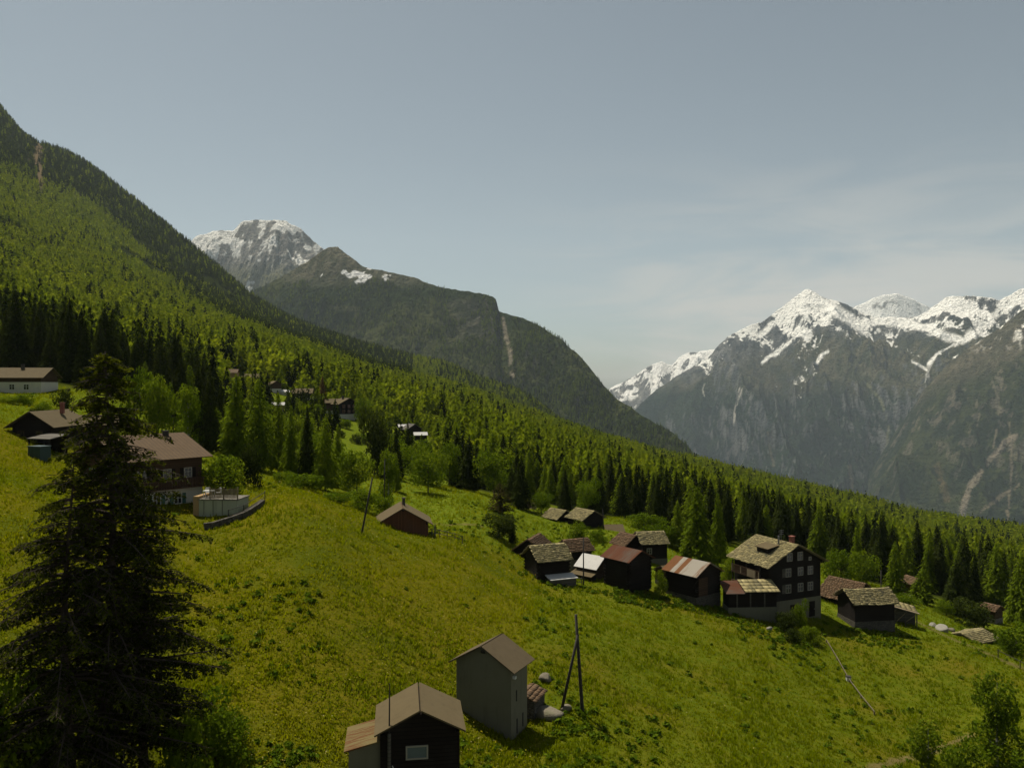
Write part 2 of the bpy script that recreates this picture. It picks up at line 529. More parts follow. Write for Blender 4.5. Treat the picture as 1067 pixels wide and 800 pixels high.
# --- the rocky peak with old snow, far left
def col_snowl(X, Y, Z, t, up, n1, n2, U, V):
    f = fbm(X / 130, Y / 130, 51, 6, .62)
    f2 = fbm(X / 45, Y / 60, 52, 4)
    rock = lerp(C3(.11, .105, .10), C3(.20, .19, .17), sstep(f2, .3, .7))
    rock = lerp(rock, C3(.10, .10, .05) * np.ones_like(rock), sstep(V, 268, 292))
    lay = fbm(X / 260 + V * .02, V / 7.0, 53, 4, .6)
    sn = sstep(f * .5 + lay * .5 + .5 * (f2 - .5) + (256 - V) * .005 + (U < 245) * .08, .49, .57)
    return lerp(rock, C3(.60, .59, .56) * np.ones_like(rock), sn)
me, _ = mountain('snowy_peak', [(150, 300), (205, 246), (222, 241), (236, 241), (243, 240), (252, 231), (262, 229), (298, 229), (304, 234), (314, 238), (326, 250), (336, 258), (360, 275), (420, 320)],
                 [(150, 7600), (420, 7400)], 0.80, [(150, 420), (420, 420)], 420, 240, 260, 620, 1.6, 12, colour=col_snowl)
o = link_mesh('snowy_peak', me, M_mount)
tag(o, 'rocky flat-topped peak streaked with snow, above the left hillside', 'mountain', kind='structure')

# --- the big snow mountains across the valley
def col_right(X, Y, Z, t, up, n1, n2, U, V):
    f = fbm(X / 330, Y / 330, 61, 6, .6)
    f2 = fbm(X / 70, Y / 90, 62, 5, .6)
    f3 = fbm(X / 28, Y / 60, 63, 3)
    wood_ = lerp(C3(.004, .011, .009), C3(.015, .026, .014), sstep(f + .5 * (f3 - .5), .38, .66))
    alp = lerp(C3(.034, .040, .022), C3(.075, .070, .044), sstep(f2, .35, .68))
    rock = lerp(C3(.036, .042, .048), C3(.130, .130, .126), sstep(f2 * .6 + f3 * .4, .34, .66))
    tree_v = np.interp(U, [640, 760, 860, 960, 1000, 1100], [402, 404, 408, 412, 405, 400])
    c = lerp(alp, wood_, sstep(V + 46 * (f - .5) + 14 * (f2 - .5), tree_v - 14, tree_v + 14))
    c = lerp(c, rock, sstep(up + .25 * (f2 - .5), .36, .24) * .8)
    rv = np.interp(U, [640, 760, 860, 960, 1040, 1100], [400, 385, 350, 350, 330, 330])
    c = lerp(c, rock, sstep(V + 40 * (f - .5) + 12 * (f2 - .5), rv + 14, rv - 14))
    c = c * (.82 + .5 * (n1 - .4))[..., None]  # ridge shading put into the colour: hollows darker, ribs lighter
    # gullies of scree and avalanche tracks
    wob = 5 * (fbm(X / 90, Y / 90, 90, 4) - .5)
    for pts, w, k, cc in (([(968, 380), (966, 400), (963, 425)], 4, .9, (.26, .255, .24)), ([(900, 395), (918, 418), (926, 440)], 3.5, .7, (.13, .13, .075)),
                          ([(926, 440), (925, 470)], 3.0, .5, (.10, .10, .05)), ([(1055, 455), (1030, 478), (1012, 505), (1004, 530)], 7, .85, (.25, .20, .14)),
                          ([(1060, 505), (1040, 520), (1020, 532)], 4, .7, (.20, .16, .11)), ([(1037, 448), (1035, 465)], 3, .7, (.2, .16, .11)), ([(772, 405), (768, 420), (764, 440)], 2.5, .8, (.3, .28, .25)),
                          ([(800, 450), (806, 485)], 3, .45, (.13, .11, .08)), ([(885, 485), (887, 510)], 4, .4, (.13, .10, .07)), ([(735, 400), (733, 412)], 1.8, .7, (.4, .38, .33)),
                          ([(975, 480), (985, 520)], 9, .3, (.12, .085, .05))):
        g = streak(U + wob, V + wob * .5, pts, w) * sstep(f2, .28, .48) * k
        c = lerp(c, np.array(cc) * np.ones_like(c), g)
    # snow: high ground, gentle faces, and long tongues in the hollows
    f4 = fbm(X / 34, Y / 40, 65, 4, .6)
    st_ = fbm((X + .25 * Y) / 75, Y / 420, 67, 5, .55)
    hol = fbm((X + .4 * Y) / 260, (Y - .3 * X) / 700, 64, 5, .55)
    sl = np.interp(U, [640, 740, 800, 845, 885, 930, 975, 1020, 1067, 1150], [350, 348, 336, 352, 346, 344, 348, 346, 334, 330])
    sn = sstep((sl - 14 - V) * .016 + (f2 - .5) * .9 + (f4 - .5) * 1.3 + (st_ - .5) * 2.0 + (hol - .5) * .8 + (up - .5) * .7 + (.45 - n1) * 1.1 + (.4 - n2) * .8 - .02, -.06, .20)
    for pts, w, k in (([(838, 303), (860, 318), (885, 332), (898, 342)], 13, 1.), ([(836, 304), (815, 330), (790, 350)], 7, 1.), ([(836, 345), (815, 362), (795, 378)], 5, 1.), ([(862, 366), (850, 378)], 4, 1.),
                          ([(900, 335), (940, 335), (985, 350), (1005, 355), (1040, 325), (1067, 306), (1100, 300)], 10, 1.), ([(1000, 357), (975, 368), (968, 380)], 3.5, .9), ([(950, 376), (965, 385)], 3, .9)):
        g = streak(U + wob, V + wob, pts, w) * sstep(f2 * .6 + n2 * .2 + f3 * .2, .30, .42) * k
        sn = np.maximum(sn, g)
    return lerp(c, C3(.66, .65, .62) * np.ones_like(c), np.clip(sn, 0, 1))
right_sky = [(600, 470), (640, 446), (665, 424), (685, 405), (705, 392), (725, 380), (742, 368), (758, 350), (775, 343), (798, 333), (815, 320), (828, 309), (840, 301), (848, 303), (858, 310), (872, 313), (888, 320), (910, 329),
             (935, 332), (958, 330), (970, 322), (985, 311), (998, 308), (1015, 309), (1040, 313), (1055, 305), (1067, 300), (1100, 284), (1160, 270), (1260, 262)]
me, RIGHT = mountain('snow_mountain', right_sky, [(600, 9200), (840, 8600), (1067, 6900), (1260, 6300)], 0.62, [(600, 560), (800, 590), (1067, 620), (1260, 640)], 1000, 520, 430, 900, 2.0, 77, power=1.35, colour=col_right)
o = link_mesh('snow_mountain', me, M_mount)
tag(o, 'great rocky mountain with a pointed snow summit across the valley', 'mountain', kind='structure')

# --- a nearer wooded spur on the right
def col_spur(X, Y, Z, t, up, n1, n2, U, V):
    f = fbm(X / 260, Y / 260, 161, 6, .6)
    f2 = fbm(X / 60, Y / 80, 162, 5, .6)
    f3 = fbm(X / 22, Y / 50, 163, 3)
    wood_ = lerp(C3(.008, .014, .006), C3(.026, .032, .011), sstep(f + .6 * (f3 - .5), .38, .66))
    alp = lerp(C3(.042, .040, .024), C3(.078, .068, .042), sstep(f2, .35, .68))
    top = np.interp(U, [900, 975, 1030, 1067, 1160], [420, 405, 385, 375, 350])
    c = lerp(alp, wood_, sstep(V + 60 * (f - .5) + 20 * (f2 - .5), top - 14, top + 16))
    wob = 6 * (fbm(X / 60, Y / 60, 90, 4) - .5)
    for pts, w, k, cc in (([(1057, 453), (1030, 480), (1012, 505), (1002, 535)], 6.5, .9, (.15, .128, .095)), ([(1062, 505), (1042, 518), (1022, 532)], 4, .7, (.125, .105, .072)),
                          ([(1037, 447), (1035, 466)], 3, .7, (.13, .11, .08)), ([(978, 485), (986, 520)], 8, .35, (.13, .085, .045)), ([(1050, 440), (1054, 480), (1050, 540)], 3, .5, (.16, .13, .09))):
        g = streak(U + wob, V + wob * .5, pts, w) * sstep(f2 * .7 + f3 * .3, .30, .50) * k
        c = lerp(c, np.array(cc) * np.ones_like(c), g)
    rock = lerp(C3(.07, .062, .05), C3(.15, .13, .10), sstep(f3, .3, .7))
    c = lerp(c, rock, sstep(f2 + .4 * (.5 - up), .60, .72) * .6 * sstep(V, 560, 420))
    sn = sstep(f2 * .6 + f3 * .4, .58, .66) * sstep(V, 372, 335) * (U > 1000)
    return lerp(c, C3(.72, .70, .64) * np.ones_like(c), sn)
me, _ = mountain('wooded_spur', [(890, 520), (915, 478), (932, 452), (948, 428), (962, 408), (975, 394), (990, 378), (1005, 366), (1022, 354), (1040, 342), (1056, 330), (1067, 322), (1100, 305), (1180, 285), (1260, 270)],
                 [(890, 6600), (1067, 5900), (1260, 5600)], .66, [(890, 620), (1067, 640), (1260, 650)], 420, 360, 260, 620, 2.0, 55, power=1.2, colour=col_spur)
o = link_mesh('wooded_spur', me, M_mount)
tag(o, 'dark wooded spur with pale scree tracks at the right margin', 'mountain', kind='structure')

# --- the white dome and the far snowy ridge beyond it
def col_dome(X, Y, Z, t, up, n1, n2, U, V):
    f2 = fbm(X / 120, Y / 60, 66, 5, .6)
    rock = lerp(C3(.10, .10, .10), C3(.17, .16, .15), sstep(f2, .35, .65))
    sn = sstep(f2, .80 , .66)
    return lerp(rock, C3(.68, .67, .64) * np.ones_like(rock), sn)
me, _ = mountain('snow_dome', [(840, 350), (875, 328), (892, 319), (905, 313), (918, 308), (935, 306), (950, 311), (962, 317), (980, 326), (1010, 345)], [(840, 11800), (1010, 11800)], .85, [(840, 430), (1010, 430)],
                 200, 90, 60, 900, 1.0, 21, colour=col_dome)
o = link_mesh('snow_dome', me, M_mount)
tag(o, 'smooth white snow dome looking over the shoulder of the snow mountain', 'mountain', kind='structure')
def col_farridge(X, Y, Z, t, up, n1, n2, U, V):
    f2 = fbm(X / 110, Y / 110, 68, 5, .6)
    rock = lerp(C3(.085, .085, .085), C3(.15, .145, .135), sstep(f2, .35, .65))
    sn = sstep((404 - V) * .013 + (f2 - .5) * 1.3 + (n2 - .5) * .7, -.06, .05)
    return lerp(rock, C3(.62, .61, .59) * np.ones_like(rock), sn)
me, _ = mountain('snowy_ridge', [(580, 450), (625, 412), (642, 402), (660, 392), (678, 380), (690, 377), (700, 381), (708, 372), (718, 367), (738, 365), (760, 362), (790, 372)], [(580, 11000), (790, 11000)], .82,
                 [(580, 470), (790, 450)], 320, 150, 230, 520, 1.7, 45, colour=col_farridge)
o = link_mesh('snowy_ridge', me, M_mount)
tag(o, 'low far ridge white with snow at the end of the valley', 'mountain', kind='structure')

# valley floor far below, so that no gap opens between the slopes
me = np_mesh('valley_floor', [(-9000, 2500, -2600), (16000, 2500, -2600), (16000, 13500, -2600), (-9000, 13500, -2600)], np.array([[0, 1, 2, 3]]))
nt = NT('valley_green')
o = link_mesh('valley_floor', me, nt.bsdf(nt.mix(nt.noise(nt.pos(), .002), (.03, .04, .012), (.05, .06, .02)), .95))
tag(o, 'dim green floor of the valley far below', 'valley', kind='structure')

# ------------------------------------------------------------------ haze
hz = MB().box(-13000, 17000, -400, 14500, -3000, 2600)
nt = NT('haze_air')
pv = nt.n('ShaderNodeVolumePrincipled', {'Color': (.78, .91, 1.0), 'Density': 2.5e-5, 'Anisotropy': 0.1})
nt.t.links.new(pv.outputs[0], nt.out.inputs['Volume'])
o = hz.build('haze', nt.m)
tag(o, 'thin blue haze in the valley air', 'haze', kind='stuff')
# ------------------------------------------------------------------ vegetation: materials
def leaf_mat(name, dark, mid, light, transl=0.3, rand=0.35, rough=0.75):
    m = NT(name)
    oi = m.n('ShaderNodeObjectInfo').outputs['Random']
    t = m.math('ADD', m.attr('tint'), m.math('MULTIPLY', m.math('SUBTRACT', oi, 0.5), rand))
    cr_ = m.n('ShaderNodeValToRGB', {'Fac': t})
    e = cr_.color_ramp.elements
    e[0].position, e[0].color = 0.1, (*dark, 1)
    e[1].position, e[1].color = 0.95, (*light, 1)
    k = cr_.color_ramp.elements.new(0.5)
    k.color = (*mid, 1)
    c = cr_.outputs[0]
    d = m.n('ShaderNodeBsdfDiffuse', {'Color': c})
    tr = m.n('ShaderNodeBsdfTranslucent', {'Color': m.mix(1.0, c, (1.15, 1.1, .7), 'MULTIPLY')})
    mx = m.n('ShaderNodeMixShader', {'Fac': transl})
    m.t.links.new(d.outputs[0], mx.inputs[1]); m.t.links.new(tr.outputs[0], mx.inputs[2])
    m.t.links.new(mx.outputs[0], m.out.inputs['Surface'])
    return m.m
M_spruce = leaf_mat('spruce_needles', (.012, .018, .004), (.024, .034, .006), (.045, .056, .010), .25)
M_larch = leaf_mat('larch_needles', (.058, .090, .005), (.112, .160, .008), (.160, .205, .012), .50)
M_forest = leaf_mat('forest_needles', (.014, .022, .004), (.120, .165, .006), (.200, .235, .010), .46, 0)
M_broad = leaf_mat('broad_leaves', (.045, .076, .004), (.092, .140, .007), (.150, .190, .012), .50)
M_darkbush = leaf_mat('dark_leaves', (.012, .019, .004), (.026, .038, .007), (.055, .070, .012), .28)
M_rust = leaf_mat('dead_needles', (.06, .035, .012), (.10, .055, .02), (.13, .08, .03), .2)
M_hero = leaf_mat('old_larch_needles', (.008, .012, .003), (.032, .042, .004), (.105, .120, .009), .40, .1)
nt = NT('bark')
b_ = nt.noise(nt.scale(nt.obj(), (14, 14, 3)), 1.0, 5, .7)
M_bark = nt.bsdf(nt.mix(b_, (.022, .017, .012), (.085, .066, .048)), .9, nt.bump(b_, .8, .03), spec=.1)
nt = NT('birch_bark')
b_ = nt.noise(nt.scale(nt.obj(), (3, 3, 26)), 1.0, 4, .7)
M_birch = nt.bsdf(nt.mix(nt.rng(b_, .45, .65), (.28, .27, .24), (.05, .045, .04)), .8)

# ------------------------------------------------------------------ vegetation: crowns as many small leaf faces
def conifer_arrays(seed, R_, n, size, h0=.06, power=.8, layers=14, shag=.45, upb=.7, top=.0):
    """unit-height crown of small sprays filling a shaggy cone: branches in loose layers with dents between them"""
    rg = np.random.default_rng(seed)
    m = n * 3
    h = 1 - rg.random(m) ** .58
    a = rg.random(m) * 6.283
    lay = h * layers + .8 * np.sin(a * 2 + seed) + rg.normal(0, .10, m)
    saw = 1 - (lay % 1.0)                                   # long at the bottom of a layer, short at its top
    br = vnoise(a * 9 / 6.283 * 2 + seed * 3.1, lay // 1.0 * 7.7, seed)
    prof = R_ * (1 - h) ** power * np.minimum(1, .55 + h * 6) + .004
    rmax = prof * (1 - shag * .55 + shag * .55 * saw + shag * .9 * (br - .5))
    q = 1 - .75 * rg.random(m) ** 1.7
    keep = rg.random(m) < np.clip(.25 + 1.1 * br + .5 * (q < .5), 0, 1)
    k = np.nonzero(keep)[0][:n]
    h, a, rmax, q, br = h[k], a[k], rmax[k], q[k], br[k]
    hh = h0 + (1 - h0) * h
    r = rmax * q
    z = hh - .25 * r * q
    P_ = np.stack([np.cos(a) * r, np.sin(a) * r, z], -1)
    N_ = np.stack([np.cos(a) * .55, np.sin(a) * .55, np.full(len(a), upb)], -1)
    N_ = N_ + rg.normal(0, .30, N_.shape)
    sz = size * (.55 + .45 * (1 - h)) * (.7 + .6 * rg.random(len(a)))
    N_ /= np.linalg.norm(N_, axis=1)[:, None]
    t_ = np.stack([-np.sin(a), np.cos(a), np.zeros(len(a))], -1)
    o_ = np.cross(t_, N_)
    w = rg.normal(0, .5, len(a))[:, None]
    al = o_ + t_ * w; al /= np.linalg.norm(al, axis=1)[:, None]
    bl = np.cross(N_, al)
    s1 = sz[:, None]
    V = np.stack([P_ - al * s1, P_ - bl * s1 * .55, P_ + al * s1 * 1.15 - np.array([0, 0, .3]) * s1, P_ + bl * s1 * .55], 1).reshape(-1, 3)
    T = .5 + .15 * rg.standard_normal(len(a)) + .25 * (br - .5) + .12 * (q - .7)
    tip = np.array([(0, 0, 1.0), (size * .35, 0, .94), (0, 0, .9), (-size * .35, 0, .94), (0, 0, 1.0), (0, size * .35, .94), (0, 0, .9), (0, -size * .35, .94)])
    V = np.concatenate([V, tip])
    T = np.concatenate([np.repeat(T, 4), np.full(8, .6)])
    return V, np.arange(len(V)).reshape(-1, 4), np.clip(T, .05, .98)

def leaf_quads(P_, N_, size, rg, asp=.62):
    """one diamond leaf per point, roughly facing N_"""
    n = len(P_)
    N_ = N_ + rg.normal(0, .55, (n, 3))
    N_ /= np.linalg.norm(N_, axis=1)[:, None]
    a = np.cross(N_, rg.normal(0, 1, (n, 3)))
    a /= np.linalg.norm(a, axis=1)[:, None]
    b = np.cross(N_, a)
    s = (size * (.6 + .8 * rg.random(n)))[:, None]
    V = np.stack([P_ - a * s, P_ - b * s * asp, P_ + a * s, P_ + b * s * asp], 1).reshape(-1, 3)
    return V, np.arange(n * 4).reshape(-1, 4)

def broad_arrays(seed, lobes, n, leaf, flat=.8, base=.25, spread=.34, lobe_r=.22):
    """unit-height broadleaf crown (width about 1): leafy lobes around a middle, with gaps between them"""
    rg = np.random.default_rng(seed)
    Ps, Ns, Ts = [], [], []
    for i in range(lobes):
        a = rg.random() * 2 * math.pi
        q = rg.random()
        z = base + (1 - base - lobe_r * .7) * ((i + .5) / lobes)
        rad = spread * math.sqrt(q) * math.sqrt(max(0.05, 1 - ((z - (base + .32)) / .62) ** 2))
        c = np.array([math.cos(a) * rad, math.sin(a) * rad, z])
        r = lobe_r * (.65 + .6 * rg.random())
        m = int(n / lobes * (r / lobe_r) ** 2)
        d = rg.normal(0, 1, (m, 3))
        d /= np.linalg.norm(d, axis=1)[:, None]
        rr = r * (.55 + .5 * rg.random(m) ** .6) * (1 + .25 * (vnoise(d[:, 0] * 3 + i, d[:, 1] * 3 + d[:, 2] * 2, seed) - .5))
        p = c + d * rr[:, None] * np.array([1, 1, flat])
        Ps.append(p); Ns.append(d)
        Ts.append(np.full(m, .5 + .13 * rg.standard_normal()) + .12 * rg.standard_normal(m))
    P_ = np.concatenate(Ps); N_ = np.concatenate(Ns); T = np.concatenate(Ts)
    V, F_ = leaf_quads(P_, N_, leaf, rg)
    return V, F_, np.clip(np.repeat(T, 4), .03, .98)

def crown_mesh(name, arr, mat):
    V, F_, T = arr
    me = np_mesh(name, V, F_)
    set_attr(me, 'tint', T)
    me.materials.append(mat)
    return me

def trunk_mesh(name, r0, top, limbs, seed, mat, spread=.25, base=.3):
    rg = random.Random(seed)
    m = MB()
    m.tube([(0, 0, -.06), (0, 0, .02), (rg.uniform(-.01, .01), rg.uniform(-.01, .01), top * .5), (0, 0, top)], [r0 * 1.35, r0, r0 * .62, r0 * .12], 7)
    for k in range(limbs):
        a = rg.uniform(0, 6.28); h = base + (top - base) * rg.random() * .8
        l = spread * rg.uniform(.6, 1)
        m.tube([(0, 0, h), (math.cos(a) * l * .5, math.sin(a) * l * .5, h + l * .35), (math.cos(a) * l, math.sin(a) * l, h + l * .8)], [r0 * .42, r0 * .28, r0 * .08], 5)
    me = bpy.data.meshes.new(name)
    me.from_pydata(m.v, [], m.f)
    me.materials.append(mat)
    return me

SPR = [crown_mesh('spruce_crown', conifer_arrays(100 + i, .17 + .025 * (i % 3), 2600, .024, .04, .82, 15 + i, .5), M_spruce) for i in range(4)]
LAR = [crown_mesh('larch_crown', conifer_arrays(200 + i, .19 + .03 * (i % 3), 2400, .025, .08, .66, 11 + i, .75), M_larch) for i in range(5)]
SPT = trunk_mesh('spruce_trunk', .014, .93, 0, 1, M_bark)
LAT = trunk_mesh('larch_trunk', .013, .95, 8, 2, M_bark, .10, .25)
BRO = [crown_mesh('broad_crown', broad_arrays(300 + i, 15 + 3 * i, 3000, .026, .8, .26, .36, .20), M_broad) for i in range(4)]
BUS = [crown_mesh('bush_crown', broad_arrays(340 + i, 14 + 2 * i, 2600, .034, .8, .08, .46, .24), M_broad) for i in range(4)]
DBU = [crown_mesh('dark_bush_crown', broad_arrays(360 + i, 16, 2600, .034, .85, .06, .42, .25), M_darkbush) for i in range(2)]
POP = [crown_mesh('birch_crown', broad_arrays(380 + i, 34, 2800, .021, 1.15, .08, .23, .10), M_broad) for i in range(2)]
BRT = trunk_mesh('broad_trunk', .022, .72, 9, 5, M_bark, .3, .22)
BUT = trunk_mesh('bush_stems', .02, .5, 7, 6, M_bark, .35, .05)
POT = trunk_mesh('birch_trunk', .014, .9, 10, 7, M_birch, .14, .2)
RUS = crown_mesh('rusty_crown', conifer_arrays(290, .2, 1500, .03, .05, .8, 10, .5), M_rust)
BARE = crown_mesh('sparse_crown', conifer_arrays(291, .24, 900, .03, .12, .6, 9, .8), leaf_mat('half_dead_needles', (.022, .018, .007), (.040, .034, .011), (.065, .055, .016), .25))

ROU = [crown_mesh('round_crown', broad_arrays(399, 30, 4600, .030, .9, .06, .27, .25), M_broad)]
KINDS = {'round': ('clipped_bush', 'bush', ROU, BUT), 'spruce': ('spruce_tree', 'spruce', SPR, SPT), 'larch': ('larch_tree', 'larch', LAR, LAT), 'broad': ('broadleaf_tree', 'tree', BRO, BRT),
         'bush': ('bush', 'bush', BUS, BUT), 'darkbush': ('bush', 'bush', DBU, BUT), 'birch': ('birch_tree', 'birch', POP, POT), 'rust': ('dead_tree', 'tree', [RUS], SPT),
         'bare': ('dead_tree', 'tree', [BARE], LAT)}
TRND = random.Random(5)
def plant(kind, x, y, h, w, label, group=None, idx=None, z=None):
    """one tree or bush: h metres tall, crown about w metres wide (conifers: w scales the crown's own width)"""
    nm, cat, crowns, trunk = KINDS[kind]
    z = G(x, y) if z is None else z
    root = empty(nm, (x, y, z - .05), TRND.uniform(0, 6.28))
    root.scale = (w, w, h)
    tag(root, label, cat, group)
    me = crowns[TRND.randrange(len(crowns)) if idx is None else idx % len(crowns)]
    link_mesh('crown', me, None, root)
    link_mesh('stems' if 'stems' in trunk.name else 'trunk', trunk, None, root)
    return root
def plant_px(kind, u, Y, vtop, wpx, label, group=None, idx=None):
    """by surveyed column and distance: the top reaches the sight line of row vtop, the crown is wpx columns wide"""
    g = at(u, Y)
    h = pz(vtop) * Y - g.z
    wm = wpx / F_PX * Y
    if kind in ('spruce', 'larch', 'rust', 'bare'):
        wm = wm / {'spruce': .38, 'larch': .44, 'rust': .4, 'bare': .44}[kind]
    elif kind == 'birch':
        wm = wm / .55
    return plant(kind, g.x, g.y, h, wm, label, group, idx)

# ------------------------------------------------------------------ the conifer forest on the hillside
def forest_points(seed, y0, y1, azlim, spacing):
    rg = np.random.default_rng(seed)
    out = []
    ys = y0
    row = 0
    while ys < y1:
        s = spacing(ys)
        n = int(2 * azlim * ys / s)
        a = (np.arange(n) + rg.random(n) * .95 - .5) / n * 2 * azlim - azlim
        yy = ys + s * (rg.random(n) - .5) * 1.5
        out.append(np.c_[a * yy, yy])
        ys += s * .92
        row += 1
    return np.concatenate(out)
pts = forest_points(7, 158, 2750, .80, lambda y: max(5.2, .0050 * y))
uu = CX + F_PX * pts[:, 0] / pts[:, 1]
hollow = (uu > 226) & (uu < 462) & (pts[:, 1] > 196) & ~((uu > 352) & (uu < 392) & (pts[:, 1] < 292)) & (np.random.default_rng(8).random(len(uu)) < .85)
for hu, hy in ((360, 298), (346, 303), (316, 318), (297, 322), (239, 325), (262, 330), (286, 322), (290, 270), (429, 285), (420, 292), (438, 276)):
    hollow &= ~((np.abs(uu - hu) < 13) & (pts[:, 1] < hy + 5) & (pts[:, 1] > hy - 26))
keep = hollow | (pts[:, 1] > forest_edge(uu) + 14 * (vnoise(pts[:, 0] / 18, pts[:, 1] / 18, 4) - .5))
ridgeY = np.interp(uu, [-250, 0, 200, 330, 467, 552, 590, 650, 703, 760, 900, 1067, 1350], [2750, 2680, 2380, 2280, 2180, 2080, 1950, 1600, 1450, 1300, 1100, 950, 900])
keep &= pts[:, 1] < ridgeY
pts = pts[keep]; uu = uu[keep]
gz = ground(pts[:, 0], pts[:, 1])
vv_ = CY - F_PX * gz / pts[:, 1]
# open scree and rock scars high on the left, and a few clearings round the hamlet
rg = np.random.default_rng(11)
scar = (np.abs(uu - (38 + .10 * (vv_ - 150)) - 6 * (vnoise(vv_ / 14, vv_ * 0, 8) - .5)) < 5 * rg.random(len(uu)) ** .5) & (vv_ < 205) & (pts[:, 1] > 1300) & (rg.random(len(uu)) < .8)
openn = (fbm(pts[:, 0] / 130, pts[:, 1] / 130, 21, 4) > .69) & (pts[:, 1] > 700)
pts, uu, vv_, gz = [a[~(scar | openn)] for a in (pts, uu, vv_, gz)]
Yp = pts[:, 1]
nzs = fbm(pts[:, 0] / 60, Yp / 60, 33, 4)
# spruce stands: the belt nearest the houses, the upper ridge on the left
band = sstep(np.interp(uu, [-250, 0, 60, 100, 150, 200, 240, 280, 330, 420], [150, 180, 196, 215, 262, 318, 345, 372, 392, 420]) - vv_ + 26 * (nzs - .5), -6, 10) * (uu < 430) * (Yp > 900)
near_b = np.interp(uu, [-300, 220, 300, 470, 620, 700, 850, 920, 1400], [300, 262, 300, 260, 215, 240, 240, 215, 205])
p_dark = np.maximum(np.where(Yp < near_b, np.interp(uu, [0, 230, 430, 480, 600, 640, 850, 950], [.93, .9, .7, .38, .40, .85, .8, .6]), .06 + .16 * sstep(nzs, .55, .7)), band * .85)
p_dark = np.where((uu > 455) & (uu < 640) & (Yp > 1350), .55, p_dark)
dark = rg.random(len(pts)) < p_dark
H = 12.6 * np.exp(np.clip(rg.normal(0, 1, len(pts)), -2, 1.6) * np.where(uu > 560, .15, .20)) * np.where(dark, 1.1, 1.0) * (1 + .15 * (nzs - .5)) * np.where(Yp < 260, np.interp(uu, [0, 230, 450, 620, 1067], [1.02, 1.0, .88, .85, .85]), 1)
H = np.where(Yp > 1200, H * .92, H)
H = np.where((uu > 226) & (uu < 462) & (Yp < 340), H * rg.uniform(.42, .68, len(pts)), H)
tint = np.where(dark, .02 + .20 * rg.random(len(pts)), .45 + .42 * rg.random(len(pts)) + .5 * (nzs - .5))
hpx = H * F_PX / Yp
inframe = (uu > -12) & (uu < 1079) & (vv_ - hpx < 800)
order = np.argsort(np.where(inframe, Yp, 1e9))
N_IND = 235
ind = order[:N_IND]
ZONES = [(-99, 215, 'in the dense belt above the long white-walled house'), (215, 455, 'among the upper hamlet houses'), (455, 610, 'behind the sunny cabin meadow'),
         (610, 760, 'in the wood straight behind the old barns'), (760, 880, 'in the wood behind the tall dark chalet'), (880, 2000, 'at the far right beyond the timber lean-to')]
def zone_of(u):
    for a, b, t in ZONES:
        if a <= u < b: return t
for i in ind:
    zt = zone_of(uu[i])
    k = 'spruce' if dark[i] else 'larch'
    w = H[i] * rg.uniform(.9, 1.3)
    lab = ('dark pointed spruce standing ' if dark[i] else 'light green feathery larch standing ') + zt
    plant(k, pts[i, 0], pts[i, 1], H[i], w, lab, ('spruces ' if dark[i] else 'larches ') + zt, z=gz[i])

rest = np.ones(len(pts), bool); rest[ind] = False
PRO = {2: [conifer_arrays(400 + i, .19 + .02 * i, 300, .058, .04, .72, 8, .6) for i in range(4)],
       1: [conifer_arrays(420 + i, .20 + .02 * i, 110, .092, .03, .72, 5, .5) for i in range(4)],
       0: [conifer_arrays(440 + i, .22 + .02 * i, 36, .15, .0, .72, 3, .4) for i in range(4)]}
PRO[2].append(broad_arrays(460, 12, 300, .075, .85, .18, .34, .22)); PRO[1].append(broad_arrays(461, 8, 110, .12, .85, .18, .34, .24)); PRO[0].append(broad_arrays(462, 5, 40, .19, .85, .15, .30, .26))
def merge_trees(x, y, z, h, w, tint_, lod, seed, rounds=0.0):
    rg_ = np.random.default_rng(seed)
    Vs, Ts = [], []
    which = np.where(rg_.random(len(x)) < rounds, 4, rg_.integers(0, 4, len(x))); rot = rg_.random(len(x)) * 6.283
    for l in (0, 1, 2):
        for q in range(5):
            s = (lod == l) & (which == q)
            if not s.any(): continue
            V, _, T = PRO[l][q]
            c, sn = np.cos(rot[s])[:, None], np.sin(rot[s])[:, None]
            kw = .62 if q == 4 else 1.0
            X = (V[None, :, 0] * c - V[None, :, 1] * sn) * w[s][:, None] * kw + x[s][:, None]
            Yy = (V[None, :, 0] * sn + V[None, :, 1] * c) * w[s][:, None] * kw + y[s][:, None]
            Z = V[None, :, 2] * h[s][:, None] * (.8 if q == 4 else 1.0) + z[s][:, None]
            Vs.append(np.stack([X, Yy, Z], -1).reshape(-1, 3))
            Ts.append((tint_[s][:, None] + (T[None] - .5) * .35).ravel())
    V = np.concatenate(Vs)
    return V, np.arange(len(V)).reshape(-1, 4), np.concatenate(Ts)
s = rest
lod = np.where(hpx > 24, 2, np.where(hpx > 11, 1, 0))
V, F_, T = merge_trees(pts[s, 0], pts[s, 1], gz[s] - .3, H[s], H[s] * np.where(dark[s], 1.05, 1.28), tint[s], lod[s], 3, np.where(dark[s], 0, np.where(Yp[s] < 800, .30, .12)))
print('forest trees', s.sum(), 'faces', len(F_))
me = np_mesh('conifer_forest', V, F_)
set_attr(me, 'tint', np.clip(T, .02, .98))
o = link_mesh('conifer_forest', me, M_forest)
tag(o, 'unbroken larch and spruce forest covering the long hillside', 'forest', kind='stuff')

